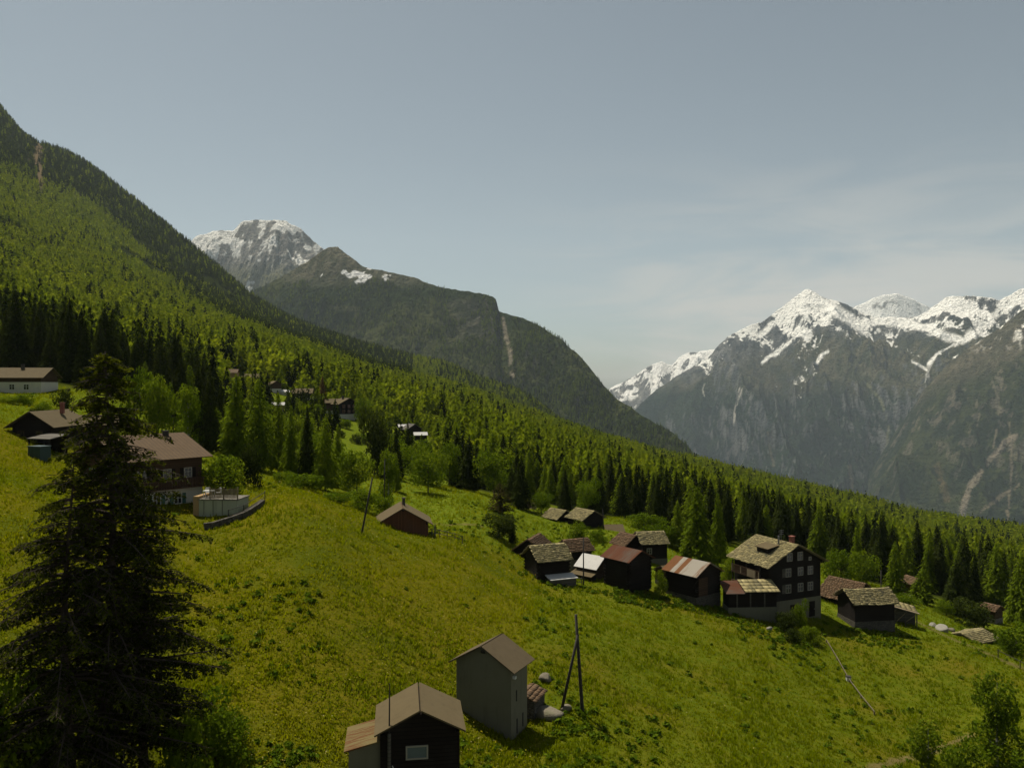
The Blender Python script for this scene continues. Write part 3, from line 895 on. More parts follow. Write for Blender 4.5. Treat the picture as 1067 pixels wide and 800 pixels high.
# forest on the dark mountain: its crowns are only a few pixels tall
du, dYf, dYr, DX, DY, DZ = DARK
rg = np.random.default_rng(23)
nr, nc = DX.shape
ri = rg.random(26000) * (nr * .885 - 2); ci = rg.random(26000) * (nc - 2)
r0 = ri.astype(int); c0 = ci.astype(int)
fr_, fc_ = ri - r0, ci - c0
def bil(A): return (A[r0, c0] * (1 - fc_) + A[r0, c0 + 1] * fc_) * (1 - fr_) + (A[r0 + 1, c0] * (1 - fc_) + A[r0 + 1, c0 + 1] * fc_) * fr_
x, y, z = bil(DX), bil(DY), bil(DZ)
U_, V_ = to_px(x, y, z)
cl = fbm(x / 240, y / 240, 77, 4)
k = (V_ + 24 * (cl - .5) + (U_ - 350) * .02 > 294) & (rg.random(len(x)) < .25 + sstep(cl, .35, .55)) & ~((np.abs(U_ - 529) < 6) & (V_ < 392) & (V_ > 322)) & ((cl < .63) | (U_ > 500))
x, y, z = x[k], y[k], z[k]
h = rg.uniform(13, 23, len(x))
V, F_, T = merge_trees(x, y, z - 1, h, h * 1.1, .06 + .34 * rg.random(len(x)) + .4 * (cl[k] - .5), np.zeros(len(x), int), 4)
me = np_mesh('mountain_forest', V, F_)
set_attr(me, 'tint', np.clip(T, .02, .98))
o = link_mesh('mountain_forest', me, M_forest)
tag(o, 'dark far-off wood clothing the rounded mountain', 'forest', kind='stuff')

# ------------------------------------------------------------------ trees and bushes one can point to
TREES = [
 ('spruce', 206, 142, 377, 30, 'tall dark spruce behind the roof of the brown chalet, leftmost of its trio'),
 ('spruce', 219, 140, 383, 27, 'dark spruce behind the brown chalet, middle one of its trio'),
 ('spruce', 230, 146, 398, 22, 'dark spruce behind the round clipped bush, lowest of its trio'),
 ('larch', 246, 128, 388, 44, 'broad tall larch behind the terrace, the tallest of the group there'),
 ('larch', 270, 131, 393, 40, 'tall ragged larch right beside the tallest one behind the terrace'),
 ('larch', 290, 136, 408, 30, 'slim grey-green larch between the tall larches and the dark pointed spruce'),
 ('larch', 303, 126, 421, 26, 'slender dim larch above the pale bushes beside the dark pointed spruce'),
 ('spruce', 320, 124, 421, 26, 'narrow very dark spruce above the pale roadside bushes'),
 ('larch', 339, 122, 431, 32, 'loose grey larch standing right of the narrow very dark spruce'),
 ('larch', 352, 134, 440, 22, 'thin larch at the edge of the small bright clearing'),
 ('darkbush', 390, 165, 424, 34, 'big blackish round-headed pine below the dark hamlet chalet'),
 ('spruce', 413, 160, 446, 18, 'small dark spruce right of the big blackish pine'),
 ('spruce', 425, 200, 440, 16, 'dark spruce just left of the grey roofs of the hamlet end'),
 ('broad', 372, 127, 467, 42, 'round green broadleaf tree at the foot of the bright clearing'),
 ('birch', 405, 122, 468, 22, 'slim light birch standing beside the thin upright pole'),
 ('broad', 433, 165, 457, 40, 'broad green tree behind the meadow, left of the taller dark spruce'),
 ('broad', 455, 160, 466, 30, 'low green tree squeezed against the dark spruce behind the meadow'),
 ('broad', 468, 172, 460, 30, 'darker leafy tree at the back of the sunny meadow'),
 ('spruce', 489, 168, 452, 30, 'tall dark spruce rising behind the sunny meadow of the red cabin'),
 ('spruce', 477, 175, 468, 22, 'shorter dark spruce touching the tall one behind the sunny meadow'),
 ('broad', 515, 165, 466, 46, 'large round green tree right of the tall dark spruce behind the meadow'),
 ('spruce', 543, 150, 474, 26, 'pointed dark spruce above the gap between bush and little barns'),
 ('spruce', 533, 158, 486, 20, 'dark spruce half hidden by the pointed one above the little barns'),
 ('bare', 521, 135, 502, 30, 'brownish half-dead tree just above the round dark bush'),
 ('darkbush', 519, 116, 533, 36, 'big round dark bush below the brownish half-dead tree'),
 ('spruce', 534, 117, 534, 11, 'thin black columnar conifer hugging the round dark bush'),
 ('bush', 497, 121, 546, 18, 'low olive bush left of the big round dark bush'),
 ('spruce', 589, 166, 488, 20, 'pointed dark spruce behind the two small slab-roofed barns'),
 ('broad', 564, 150, 512, 30, 'bright young tree left of the two small slab-roofed barns'),
 ('broad', 612, 168, 497, 34, 'round green tree above the small slab-roofed barns'),
 ('broad', 601, 124, 542, 26, 'green leafy tree between the barn row and the small barns behind'),
 ('bush', 622, 128, 552, 18, 'small bush between the thin pole and the grey hut'),
 ('bush', 674, 148, 534, 34, 'big smooth green bush behind the low slab-roofed house'),
 ('bush', 692, 140, 544, 26, 'yellowish green bush just right of the big smooth one'),
 ('larch', 727, 128, 505, 50, 'wide dark larch behind the barn with the striped rusty roof'),
 ('larch', 706, 140, 520, 26, 'dim larch left of the wide dark larch behind the rusty barn'),
 ('larch', 748, 138, 512, 28, 'dark larch between the striped rusty roof and the tall chalet'),
 ('bush', 687, 100, 592, 13, 'small bright bush at the foot of the striped rusty barn'),
 ('broad', 760, 118, 578, 22, 'sunlit yellow-green tree at the left wall of the tall chalet'),
 ('bush', 876, 145, 570, 30, 'bright bush behind the red-brown roofed barn'),
 ('bush', 899, 150, 573, 28, 'darker round bush next to the bright one behind the red-brown roof'),
 ('larch', 933, 138, 566, 30, 'larch standing behind the pole of the wavy-roofed barn'),
 ('larch', 961, 140, 592, 32, 'bushy low larch beside the half-hidden small roof'),
 ('spruce', 996, 136, 582, 34, 'broad dark spruce above the big dark bush on the right'),
 ('darkbush', 1011, 128, 622, 38, 'big dark bush above the low stone-roofed shed'),
 ('bush', 986, 132, 624, 20, 'grey-green bush left of the big dark bush'),
 ('bush', 945, 131, 618, 26, 'green bush behind the timber lean-to roof'),
 ('larch', 1064, 138, 576, 36, 'dark larch at the right margin above the tiny hut'),
 ('bush', 1058, 106, 648, 40, 'shaggy dim bush at the right margin below the tiny hut'),
 ('bush', 1040, 112, 664, 24, 'shaggy low bush right of the stone-roofed shed'),
 ('birch', 1039, 66, 700, 52, 'tall loose birch in the lower right corner'),
 ('birch', 967, 60, 750, 40, 'smaller dim birch in the lower right, left of the tall loose one'),
 ('bush', 1003, 62, 765, 44, 'low bush between the two birches in the lower right'),
 ('bush', 1066, 64, 770, 46, 'low bush in the lower right corner under the tall birch'),
 ('bush', 224, 43, 722, 66, 'leafy bush at the foot of the big old larch, on its right'),
 ('broad', 243, 44.5, 735, 52, 'small leafy tree right of the leafy bush at the old larch foot'),
 ('bush', 185, 39, 742, 50, 'leafy bush pressed between the old larch and the bush beside it'),
 ('bush', 6, 36, 690, 76, 'leafy bush at the left margin under the old larch'),
 ('bush', 40, 37, 742, 60, 'yellow-green bush left of the old larch trunk'),
 ('darkbush', 616, 58, 757, 24, 'small dark thorny bush downhill from the leaning pole struts'),
 ('broad', 140, 128, 381, 36, 'bright broadleaf tree behind the brown chalet, tallest and leftmost of its clump'),
 ('broad', 163, 126, 390, 34, 'bright broadleaf tree behind the brown chalet, second of its clump from the tallest'),
 ('broad', 181, 130, 398, 28, 'green broadleaf tree between two others behind the brown chalet ridge'),
 ('birch', 196, 124, 400, 26, 'slim light tree at the right end of the clump behind the brown chalet'),
 ('darkbush', 264, 100, 462, 24, 'tall black evergreen bush behind the terrace'),
 ('round', 232, 91, 472, 48, 'round clipped yellow-topped bush beside the terrace'),
 ('bush', 316, 108, 492, 40, 'pale green bush at the top edge of the hay meadow'),
 ('bush', 297, 112, 490, 22, 'paler small bush left of the pale one above the hay meadow'),
 ('bush', 352, 101, 512, 32, 'low spreading bush left of the leaning pole foot'),
 ('bush', 378, 103, 508, 30, 'low spreading bush behind the leaning pole'),
 ('bush', 400, 106, 515, 24, 'bush just above the roof of the red cabin'),
 ('bush', 8, 128, 412, 24, 'green bush below the long white house at the left margin'),
 ('bush', 27, 130, 409, 22, 'green bush below the windows of the long white house'),
 ('darkbush', 64, 132, 404, 20, 'dark round bush at the right end of the long white house'),
 ('bush', 44, 122, 417, 18, 'light bush above the roof of the dark gabled chalet'),
 ('darkbush', 38, 118, 424, 12, 'small dark bush beside the light one above the dark gabled chalet'),
 ('bush', 836, 98.5, 624, 18, 'dark leafy bush climbing the front of the tall chalet'),
 ('darkbush', 822, 98, 637, 24, 'spreading bush at the front left corner of the tall chalet'),
 ('bush', 845, 96, 651, 20, 'straggling bush below the tall chalet front'),
 ('darkbush', 828, 94.5, 654, 18, 'small straggling bush lowest on the bank below the tall chalet'),
 ('rust', 336, 305, 391, 14, 'rust-red pointed tree beside the pale roofs of the upper hamlet'),
 ('broad', 378, 285, 414, 20, 'green tree just right of the dark hamlet chalet'),
 ('broad', 312, 280, 414, 24, 'light tree below the pale roofs of the upper hamlet'),
 ('broad', 330, 270, 420, 18, 'small light tree left below the dark hamlet chalet'),
]
for k, u, Y, vt, wp, lab in TREES:
    plant_px(k, u, Y, vt, wp, lab)

rg = np.random.default_rng(64)
HOL = []
tries = 0
while len(HOL) < 46 and tries < 4000:
    tries += 1
    u = rg.uniform(222, 452); Y = rg.uniform(138, 262)
    if 356 < u < 390 and Y < 250: continue
    if 330 < u < 386 and Y > 205: continue
    x = px(u) * Y
    if any((x - a) ** 2 + (Y - b) ** 2 < 30 for a, b in HOL): continue
    HOL.append((x, Y))
    g = at(u, Y)
    vt_lim = np.interp(u, [222, 250, 290, 330, 345, 400, 452], [406, 408, 414, 424, 440, 446, 458]) + rg.uniform(0, 24)
    h = min(pz(vt_lim) * Y - g.z, 15)
    if h < 4: continue
    if rg.random() < .6:
        plant('larch' if rg.random() < .5 else 'spruce', g.x, g.y, h, h * rg.uniform(.9, 1.2), 'middling conifer in the shady hollow below the upper hamlet', 'conifers in the hollow below the upper hamlet')
    else:
        plant('broad', g.x, g.y, min(h, 9), min(h, 9) * rg.uniform(.7, .95), 'leafy tree in the shady hollow below the upper hamlet', 'leafy trees in the hollow below the upper hamlet')

rg = np.random.default_rng(65)
for i in range(9):
    u, Y = rg.uniform(354, 392), rg.uniform(185, 288)
    g = at(u, Y); h = rg.uniform(1.4, 3.4)
    plant('bush' if i % 3 else 'darkbush', g.x, g.y, h, h * rg.uniform(1.1, 1.5), 'small bush dotted over the bright little clearing below the dark hamlet chalet', 'bushes in the little clearing')

# ------------------------------------------------------------------ the old larch in the left foreground
def big_larch(u, Y, vtop, R_, seed, label, n_br, sparse):
    rg = np.random.default_rng(seed)
    g = at(u, Y)
    Ht = pz(vtop) * Y - g.z
    root = empty('old_larch', (g.x, g.y, g.z))
    tag(root, label, 'larch')
    wob = lambda h: (0.18 * math.sin(h * .35 + seed), 0.14 * math.sin(h * .27 + 2 * seed))
    m = MB()
    hs_ = np.linspace(-.6, Ht, 16)
    m.tube([(wob(max(h, 0))[0], wob(max(h, 0))[1], h) for h in hs_], [max(.32 * (1 - max(h, 0) / Ht) ** .85 * (Ht / 20), .02) for h in hs_], 10)
    trunk = m.build('trunk', M_bark, root, True)
    mb = MB()
    Ps, Ns, Ts, Sz = [], [], [], []
    for i in range(n_br):
        s = (i + rg.random()) / n_br
        h = Ht * (.10 + .895 * s ** .9)
        prof = (1 - s) ** .64 * (1.0 if s > .25 else .80 + .20 * s / .25)
        L = R_ * prof * rg.choice([rg.uniform(.3, .65), rg.uniform(.65, 1.05), rg.uniform(1.05, 1.3)], p=[.38, .5, .12]) + .22
        a = rg.random() * 6.283
        dr = rg.uniform(.05, .38)
        ox, oy = wob(h)
        sag = lambda q: h + L * (.20 * q - (dr + .18) * q * q + .22 * max(0, q - .7))
        pth = [(ox + math.cos(a) * L * q, oy + math.sin(a) * L * q, sag(q)) for q in (0, .3, .6, .85, 1)]
        r0 = .018 + .012 * L
        mb.tube(pth, [r0, r0 * .8, r0 * .5, r0 * .3, .006], 4)
        nt_ = int(4 + L * 4.2)
        dens = rg.uniform(.15, 1.15) * sparse
        for j in range(nt_):
            q = .16 + .84 * ((j + rg.random()) / nt_) ** .8
            side = 1 if j % 2 else -1
            tl = (.20 + .34 * L * .30) * (1.15 - .6 * q) * rg.uniform(.6, 1.3)
            ta = a + side * rg.uniform(.5, 1.25)
            b0 = np.array([ox + math.cos(a) * L * q, oy + math.sin(a) * L * q, sag(q)])
            b1 = b0 + np.array([math.cos(ta) * tl, math.sin(ta) * tl, -tl * rg.uniform(.25, 1.1)])
            if L > 1.2:
                mb.bar(b0, b1, .014)
            nn = max(2, int(tl * 21 * dens))
            w = rg.random(nn)[:, None]
            p = b0 + (b1 - b0) * w + rg.normal(0, .055, (nn, 3)) - np.array([0, 0, .06])
            Ps.append(p)
            Ns.append(np.tile([0, 0, 1.], (nn, 1)) + rg.normal(0, .5, (nn, 3)))
            Ts.append(np.full(nn, .5 + .16 * rg.standard_normal()) + .10 * rg.standard_normal(nn) + .25 * (s - .45))  # last term puts sunlight into the needle tint, lighter toward the top
    P_ = np.concatenate(Ps); N_ = np.concatenate(Ns); T = np.concatenate(Ts)
    V, F_ = leaf_quads(P_, N_, .115, rg, .42)
    me = np_mesh('crown', V, F_)
    set_attr(me, 'tint', np.clip(np.repeat(T, 4), .03, .98))
    link_mesh('crown', me, M_hero, root)
    mb.build('branches', M_bark, root)
    print('big larch', Ht, len(F_))
    return root
big_larch(114, 38.5, 366, 5.6, 3, 'huge old larch towering dark in the left foreground', 360, 1.6)
big_larch(72, 37.0, 470, 4.9, 8, 'lower broad larch close against the left side of the huge old one', 220, 1.4)
big_larch(146, 40.0, 500, 3.6, 14, 'shorter shaggy larch half merged with the right side of the huge old one', 160, 1.4)
# ------------------------------------------------------------------ buildings: materials
def wood_mat(name, a, b, plank=.22, axis='z'):
    m = NT(name)
    ob = m.obj()
    sx = m.n('ShaderNodeSeparateXYZ', {'Vector': ob})
    co = sx.outputs['Z'] if axis == 'z' else m.math('ADD', sx.outputs['X'], sx.outputs['Y'])
    q = m.math('DIVIDE', co, plank)
    fr_ = m.math('FRACT', q)
    gap = m.math('LESS_THAN', fr_, .13)
    wn_ = m.n('ShaderNodeTexWhiteNoise', {'W': m.math('FLOOR', q)}, noise_dimensions='1D').outputs['Value']
    grain = m.noise(m.scale(ob, (9, 9, 1.4) if axis != 'z' else (1.3, 1.3, 12)), 1.5, 5, .7)
    blot = m.noise(ob, .5, 4, .6)
    t = m.math('ADD', m.math('MULTIPLY', wn_, .45), m.math('MULTIPLY', grain, .55))
    c = m.mix(t, a, b)
    c = m.mix(m.rng(blot, .45, .75, 0, .5), c, tuple(.55 * x + .02 for x in b))
    c = m.mix(gap, c, tuple(.35 * x for x in a))
    return m.bsdf(c, .85, m.bump(m.math('ADD', m.math('MULTIPLY', grain, .3), m.math('SUBTRACT', 1.0, gap)), .6, .03), spec=.15)
M_dark = wood_mat('sunburnt_larch_boards', (.006, .004, .003), (.019, .013, .009))
M_brown = wood_mat('brown_boards', (.035, .020, .011), (.085, .050, .028))
M_red = wood_mat('red_brown_boards', (.085, .035, .017), (.150, .066, .032), .18, 'x')
M_grey = wood_mat('weathered_grey_boards', (.060, .055, .045), (.140, .125, .10))
M_light = wood_mat('pale_timber', (.16, .12, .07), (.30, .24, .15), .14, 'x')
M_rail = wood_mat('weathered_pale_timber', (.11, .092, .062), (.20, .168, .115), .14, 'x')
def wall_mat(name, a, b, sc=1.2, bump=.3, stain=.4):
    m = NT(name)
    ob = m.obj()
    n_ = m.noise(ob, sc, 6, .65)
    st = m.noise(m.scale(ob, (2.4, 2.4, .35)), 1.0, 4, .6)
    c = m.mix(n_, a, b)
    c = m.mix(m.rng(st, .5, .8, 0, stain), c, tuple(.45 * x for x in a))
    return m.bsdf(c, .9, m.bump(n_, bump, .02), spec=.1)
M_concrete = wall_mat('stained_concrete', (.125, .117, .078), (.165, .154, .106))
M_plaster = wall_mat('white_plaster', (.46, .44, .37), (.58, .55, .47), 1.2, .1, .2)
M_green = wall_mat('pale_green_render', (.27, .29, .20), (.36, .37, .27), .8, .1, .35)
M_orange = wall_mat('ochre_render', (.26, .17, .08), (.34, .23, .11), .8, .1, .2)
def stone_mat(name, a, b, sc=2.6):
    m = NT(name)
    ob = m.obj()
    v = m.n('ShaderNodeTexVoronoi', {'Vector': m.scale(ob, (1, 1, 1.9)), 'Scale': sc, 'Randomness': .9}, feature='F1')
    ed = m.n('ShaderNodeTexVoronoi', {'Vector': m.scale(ob, (1, 1, 1.9)), 'Scale': sc, 'Randomness': .9}, feature='DISTANCE_TO_EDGE').outputs['Distance']
    bw = m.n('ShaderNodeRGBToBW', {'Color': v.outputs['Color']}).outputs[0]
    c = m.mix(bw, a, b)
    c = m.mix(m.noise(ob, 9, 4), c, tuple(.7 * x for x in a))
    c = m.mix(m.rng(ed, 0, .05), tuple(.3 * x for x in a), c)
    return m.bsdf(c, .92, m.bump(m.rng(ed, 0, .12), .8, .05), spec=.1)
M_stone = stone_mat('dry_stone', (.16, .145, .12), (.32, .29, .23))
M_drystone_dark = stone_mat('old_rubble', (.075, .068, .055), (.17, .15, .12))
# stone slab roofs: each slab has its own tint
m = NT('lichen_slabs')
ob = m.obj()
cr_ = m.n('ShaderNodeValToRGB', {'Fac': m.attr('tint')})
el = cr_.color_ramp.elements
el[0].position, el[0].color = 0, (.095, .086, .052, 1)
el[1].position, el[1].color = 1, (.34, .285, .14, 1)
k = el.new(.55); k.color = (.22, .184, .086, 1)
c = m.mix(m.rng(m.noise(ob, 3.0, 5, .7), .5, .75, 0, .75), cr_.outputs[0], (.07, .066, .05))
M_slab = m.bsdf(c, .9, m.bump(m.noise(ob, 7, 4, .7), .5, .03), spec=.1)
m = NT('brown_slabs')
ob = m.obj()
c = m.mix(m.attr('tint'), (.065, .042, .024), (.165, .102, .056))
c = m.mix(m.rng(m.noise(ob, 2.2, 5, .7), .5, .75, 0, .6), c, (.13, .11, .07))
M_slabr = m.bsdf(c, .9, m.bump(m.noise(ob, 7, 4, .7), .4, .03), spec=.1)
def rust_mat(name, grey, rust, cover, stripe=1.0, panw=.55):
    m = NT(name)
    ob = m.obj()
    sx = m.n('ShaderNodeSeparateXYZ', {'Vector': ob})
    pan = m.n('ShaderNodeTexWhiteNoise', {'W': m.math('FLOOR', m.math('MULTIPLY', sx.outputs['Y'], 1.35 * stripe))}, noise_dimensions='1D').outputs['Value']
    st = m.noise(m.scale(ob, (.5, 3.2, .5)), 1.2, 5, .7)
    t = m.math('ADD', m.math('MULTIPLY', pan, panw), m.math('MULTIPLY', st, 1.15 - panw))
    f = m.rng(t, cover - .10, cover + .10)
    c = m.mix(f, grey, m.mix(st, rust, tuple(1.8 * x for x in rust)))
    w = m.math('SINE', m.math('MULTIPLY', sx.outputs['Y'], 42.0))
    return m.bsdf(c, .9, m.bump(w, .4, .02), spec=.08)
M_rustred = rust_mat('rusted_sheet', (.085, .065, .050), (.062, .025, .013), .34)
M_ruststripe = rust_mat('part_rusted_sheet', (.26, .235, .19), (.095, .042, .017), .46)
M_rustmoss = rust_mat('rust_and_ochre_sheet', (.135, .105, .045), (.070, .030, .012), .57, 1.0, .08)
M_white_sheet = wall_mat('pale_sheet', (.42, .41, .38), (.52, .50, .46), .8, .05, .25)
M_roofbeige = wall_mat('sandy_fibre_cement', (.082, .062, .031), (.116, .089, .047), 1.6, .2, .35)
M_roofbrown = wall_mat('brown_fibre_cement', (.072, .054, .030), (.104, .080, .046), 1.6, .2, .35)
m = NT('brown_roof_tiles')
ob = m.obj()
sx = m.n('ShaderNodeSeparateXYZ', {'Vector': ob})
fy = m.math('FRACT', m.math('MULTIPLY', sx.outputs['Y'], 2.2))
fx = m.math('FRACT', m.math('MULTIPLY', sx.outputs['X'], 2.9))
c = m.mix(m.noise(ob, 1.3, 5, .7), (.066, .041, .019), (.118, .076, .036))
c = m.mix(m.math('LESS_THAN', fy, .16), c, (.055, .034, .020))
c = m.mix(m.math('MULTIPLY', m.math('LESS_THAN', fx, .14), .6), c, (.055, .034, .020))
M_tiles = m.bsdf(c, .85, m.bump(m.math('ADD', fx, fy), .4, .04), spec=.15)
nt = NT('window_glass')
M_glass = nt.bsdf((.012, .016, .018), .08, spec=.6)
nt = NT('sky_lit_glass')
M_glassb = nt.bsdf((.085, .115, .130), .25, spec=.6)  # blue-grey of the reflected sky put into the base colour
nt = NT('white_paint')
M_white = nt.bsdf((.55, .54, .50), .5)
nt = NT('cream_paint')
M_cream = nt.bsdf((.26, .24, .19), .6)
nt = NT('green_shutter_paint')
M_shut = nt.bsdf((.045, .11, .085), .6)
nt = NT('red_brick')
M_brick = nt.bsdf(nt.mix(nt.noise(nt.obj(), 8, 3), (.16, .055, .038), (.26, .10, .07)), .9)
nt = NT('grey_metal')
M_metal = nt.bsdf((.20, .20, .20), .45, metal=.6)
nt = NT('tarred_pole')
M_pole = nt.bsdf(nt.mix(nt.noise(nt.scale(nt.obj(), (6, 6, .6)), 2, 4), (.014, .012, .010), (.045, .038, .030)), .8)
nt = NT('turquoise_tank')
M_tank = nt.bsdf((.022, .050, .046), .5)
nt = NT('boulder')
P_ = nt.obj()
c = nt.mix(nt.noise(P_, 3, 6, .7), (.10, .085, .055), (.21, .18, .13))
M_rock = nt.bsdf(nt.mix(nt.rng(nt.noise(P_, 1.5, 4), .5, .7, 0, .6), c, (.12, .12, .06)), .9, nt.bump(nt.noise(P_, 5, 6, .7), .8, .08))
nt = NT('pale_boulder')
P_ = nt.obj()
M_rockw = nt.bsdf(nt.mix(nt.noise(P_, 3, 6, .7), (.16, .15, .12), (.28, .26, .21)), .9, nt.bump(nt.noise(P_, 5, 6, .7), .8, .08))

# ------------------------------------------------------------------ buildings: builders
class MBT(MB):
    """shapes with one tint per shape"""
    def __init__(s):
        super().__init__(); s.t = []
    def box8(s, pts, tint):
        s.poly(pts, [(0, 3, 2, 1), (4, 5, 6, 7), (0, 1, 5, 4), (1, 2, 6, 5), (2, 3, 7, 6), (3, 0, 4, 7)])
        s.t += [tint] * 8
    def build(s, name, mat, parent=None):
        me = np_mesh(name, np.array(s.v), np.array(s.f))
        set_attr(me, 'tint', s.t)
        return link_mesh(name, me, mat, parent)

def slope_pt(side, W, rise, ox, D, H, q, y, up):
    """point on a roof slope: q 0 at the ridge .. 1 at the eave (overhang included), y along the ridge, up = height above the slope"""
    run = W / 2 + ox
    th = math.atan2(rise, W / 2)
    return (side * (run * q + up * math.sin(th)), y, H + rise - run * q * math.tan(th) + up * math.cos(th))

def roof_sheet(W, D, H, rise, ox, oy, thick, mat, parent, name='roof', lift=.03):
    m = MB()
    for sd in (-1, 1):
        p = []
        for up in (lift, lift + thick):
            for q, y in ((0.002, -D / 2 - oy), (1, -D / 2 - oy), (1, D / 2 + oy), (0.002, D / 2 + oy)):
                p.append(slope_pt(sd, W, rise, ox, D, H, q, y, up))
        m.poly(p, [(0, 3, 2, 1), (4, 5, 6, 7), (0, 1, 5, 4), (1, 2, 6, 5), (2, 3, 7, 6), (3, 0, 4, 7)])
    return m.build(name, mat, parent)

def roof_slabs(W, D, H, rise, ox, oy, mat, parent, seed, name='roof', course=.29, sag=0.0, deck=M_dark):
    rg_ = random.Random(seed)
    m = MBT()
    L = math.hypot(W / 2 + ox, (W / 2 + ox) * rise / (W / 2))
    n = max(3, int(L / course))
    Ld = D + 2 * oy
    sg = lambda y, q: -sag * (math.sin(3.1416 * (y + Ld / 2) / Ld) + .35 * math.sin(9.1 * (y + Ld / 2) / Ld + 2 * q))
    for sd in (-1, 1):
        pts = [slope_pt(sd, W, rise, ox, D, H, q, y, .02 + sag * -1.2) for q, y in ((0, -Ld / 2 + .06), (.98, -Ld / 2 + .06), (.98, Ld / 2 - .06), (0, Ld / 2 - .06))]
        pts += [slope_pt(sd, W, rise, ox, D, H, q, y, .07 + sag * -1.2) for q, y in ((0, -Ld / 2 + .06), (.98, -Ld / 2 + .06), (.98, Ld / 2 - .06), (0, Ld / 2 - .06))]
        m.box8(pts, .2)
        for i in range(n):
            y = -Ld / 2 + rg_.uniform(-.12, .1)
            while y < Ld / 2 - .15:
                w = rg_.uniform(.2, .5)
                y1 = min(y + w, Ld / 2 + rg_.uniform(-.08, .12))
                q0, q1 = max(i / n - .03, 0.0), (i + 1.12) / n + rg_.uniform(-.02, .03)
                b, tk = .085 + rg_.uniform(0, .015), .03 + rg_.uniform(0, .02)
                ps = []
                for up_ in (0, tk):
                    for q, yy in ((q0, y), (q1, y), (q1, y1 - .015), (q0, y1 - .015)):
                        x_, y_, z_ = slope_pt(sd, W, rise, ox, D, H, q, yy, b + up_ + (.05 if q == q1 else 0.0))
                        ps.append((x_, y_, z_ + sg(yy, q)))
                m.box8(ps, min(1, max(0, rg_.gauss(.5, .20))))
                y = y1
    return m.build(name, mat, parent)

def walls(W, D, H, rise, mat, parent, name='wall', z0=0.0):
    m = MB()
    p = []
    for y in (-D / 2, D / 2):
        p += [(-W / 2, y, z0), (W / 2, y, z0), (W / 2, y, H), (0, y, H + rise), (-W / 2, y, H)]
    m.poly(p, [(0, 1, 2, 3, 4), (9, 8, 7, 6, 5), (0, 5, 6, 1), (1, 6, 7, 2), (2, 7, 8, 3), (3, 8, 9, 4), (4, 9, 5, 0)])
    return m.build(name, mat, parent)

def face_map(face, W, D):
    return {'F': lambda a, o, z: (a, -D / 2 - o, z), 'B': lambda a, o, z: (-a, D / 2 + o, z),
            'R': lambda a, o, z: (W / 2 + o, a, z), 'L': lambda a, o, z: (-W / 2 - o, -a, z)}[face]
def fbox(m, fm, a0, a1, o0, o1, z0, z1):
    p = [fm(a, o, z) for z in (z0, z1) for o in (o0, o1) for a in (a0, a1)]
    m.poly(p, [(0, 2, 3, 1), (4, 5, 7, 6), (0, 1, 5, 4), (2, 6, 7, 3), (0, 4, 6, 2), (1, 3, 7, 5)])
def window(parent, fm, a, z, w, h, frame=None, glass=None, bars=True, shutters=None, off=0.0):
    frame = frame or M_cream; glass = glass or M_glass
    m = MB()
    t = .09
    fbox(m, fm, a - w / 2, a - w / 2 + t, off + .005, off + .07, z, z + h)
    fbox(m, fm, a + w / 2 - t, a + w / 2, off + .005, off + .07, z, z + h)
    fbox(m, fm, a - w / 2 + t, a + w / 2 - t, off + .005, off + .07, z, z + t)
    fbox(m, fm, a - w / 2 + t, a + w / 2 - t, off + .005, off + .07, z + h - t, z + h)
    if bars:
        fbox(m, fm, a - .035, a + .035, off + .005, off + .062, z + t, z + h - t)
        for sd in (-1, 1):
            x0, x1 = (a - w / 2 + t, a - .035) if sd < 0 else (a + .035, a + w / 2 - t)
            fbox(m, fm, x0, x1, off + .005, off + .058, z + h * .55, z + h * .55 + .05)
    f = m.build('window', frame, parent)
    g = MB()
    fbox(g, fm, a - w / 2 + t * .8, a + w / 2 - t * .8, off + .004, off + .03, z + t * .8, z + h - t * .8)
    g.build('pane', glass, f)
    if shutters:
        for sd in (-1, 1):
            s_ = MB()
            c0 = a + sd * (w / 2 + .03 + w * .23)
            fbox(s_, fm, c0 - w * .22, c0 + w * .22, off + .006, off + .05, z, z + h)
            s_.build('shutter', shutters, f)
    return f
def door(parent, fm, a, z, w, h, mat, off=0.0):
    m = MB()
    fbox(m, fm, a - w / 2, a + w / 2, off + .004, off + .05, z, z + h)
    d = m.build('door', mat, parent)
    k = MB(); fbox(k, fm, a + w * .32, a + w * .42, off + .05, off + .10, z + h * .45, z + h * .5)
    k.build('handle', M_metal, d)
    return d

HS = random.Random(77)
def house(name, label, cat, u, v, Y, phi, W, D, H, rise, ox=.45, oy=.4, wall=M_dark, roof=('slab', M_slab), base=0.0, base_mat=M_stone, sag=0.0, group=None, beams=True, deep=2.4):
    """gabled building; local -y is the gable that phi turns; base = height of the masonry storey under the timber walls"""
    root = empty(name, (px(u) * Y, Y, pz(v) * Y), R(phi))
    tag(root, label, cat, group)
    m = MB().box(-W / 2 - .04, W / 2 + .04, -D / 2 - .04, D / 2 + .04, -deep, max(base, .12))
    m.build('foundation', base_mat, root)
    walls(W, D, H, rise, wall, root, z0=max(base, .12))
    if roof[0] == 'slab':
        rf = roof_slabs(W, D, H, rise, ox, oy, roof[1], root, HS.random(), sag=sag)
    else:
        rf = roof_sheet(W, D, H, rise, ox, oy, .09, roof[1], root)
    if beams:
        for q in (0.0, .93, -.93):
            z_ = H + rise * (1 - abs(q)) - .16
            MB().box(q * W / 2 - .08, q * W / 2 + .08, -D / 2 - oy * .85, -D / 2 - .002, z_ - .12, z_ + .04).build('purlin', M_dark, root)
    return root, rf, W, D, H, rise

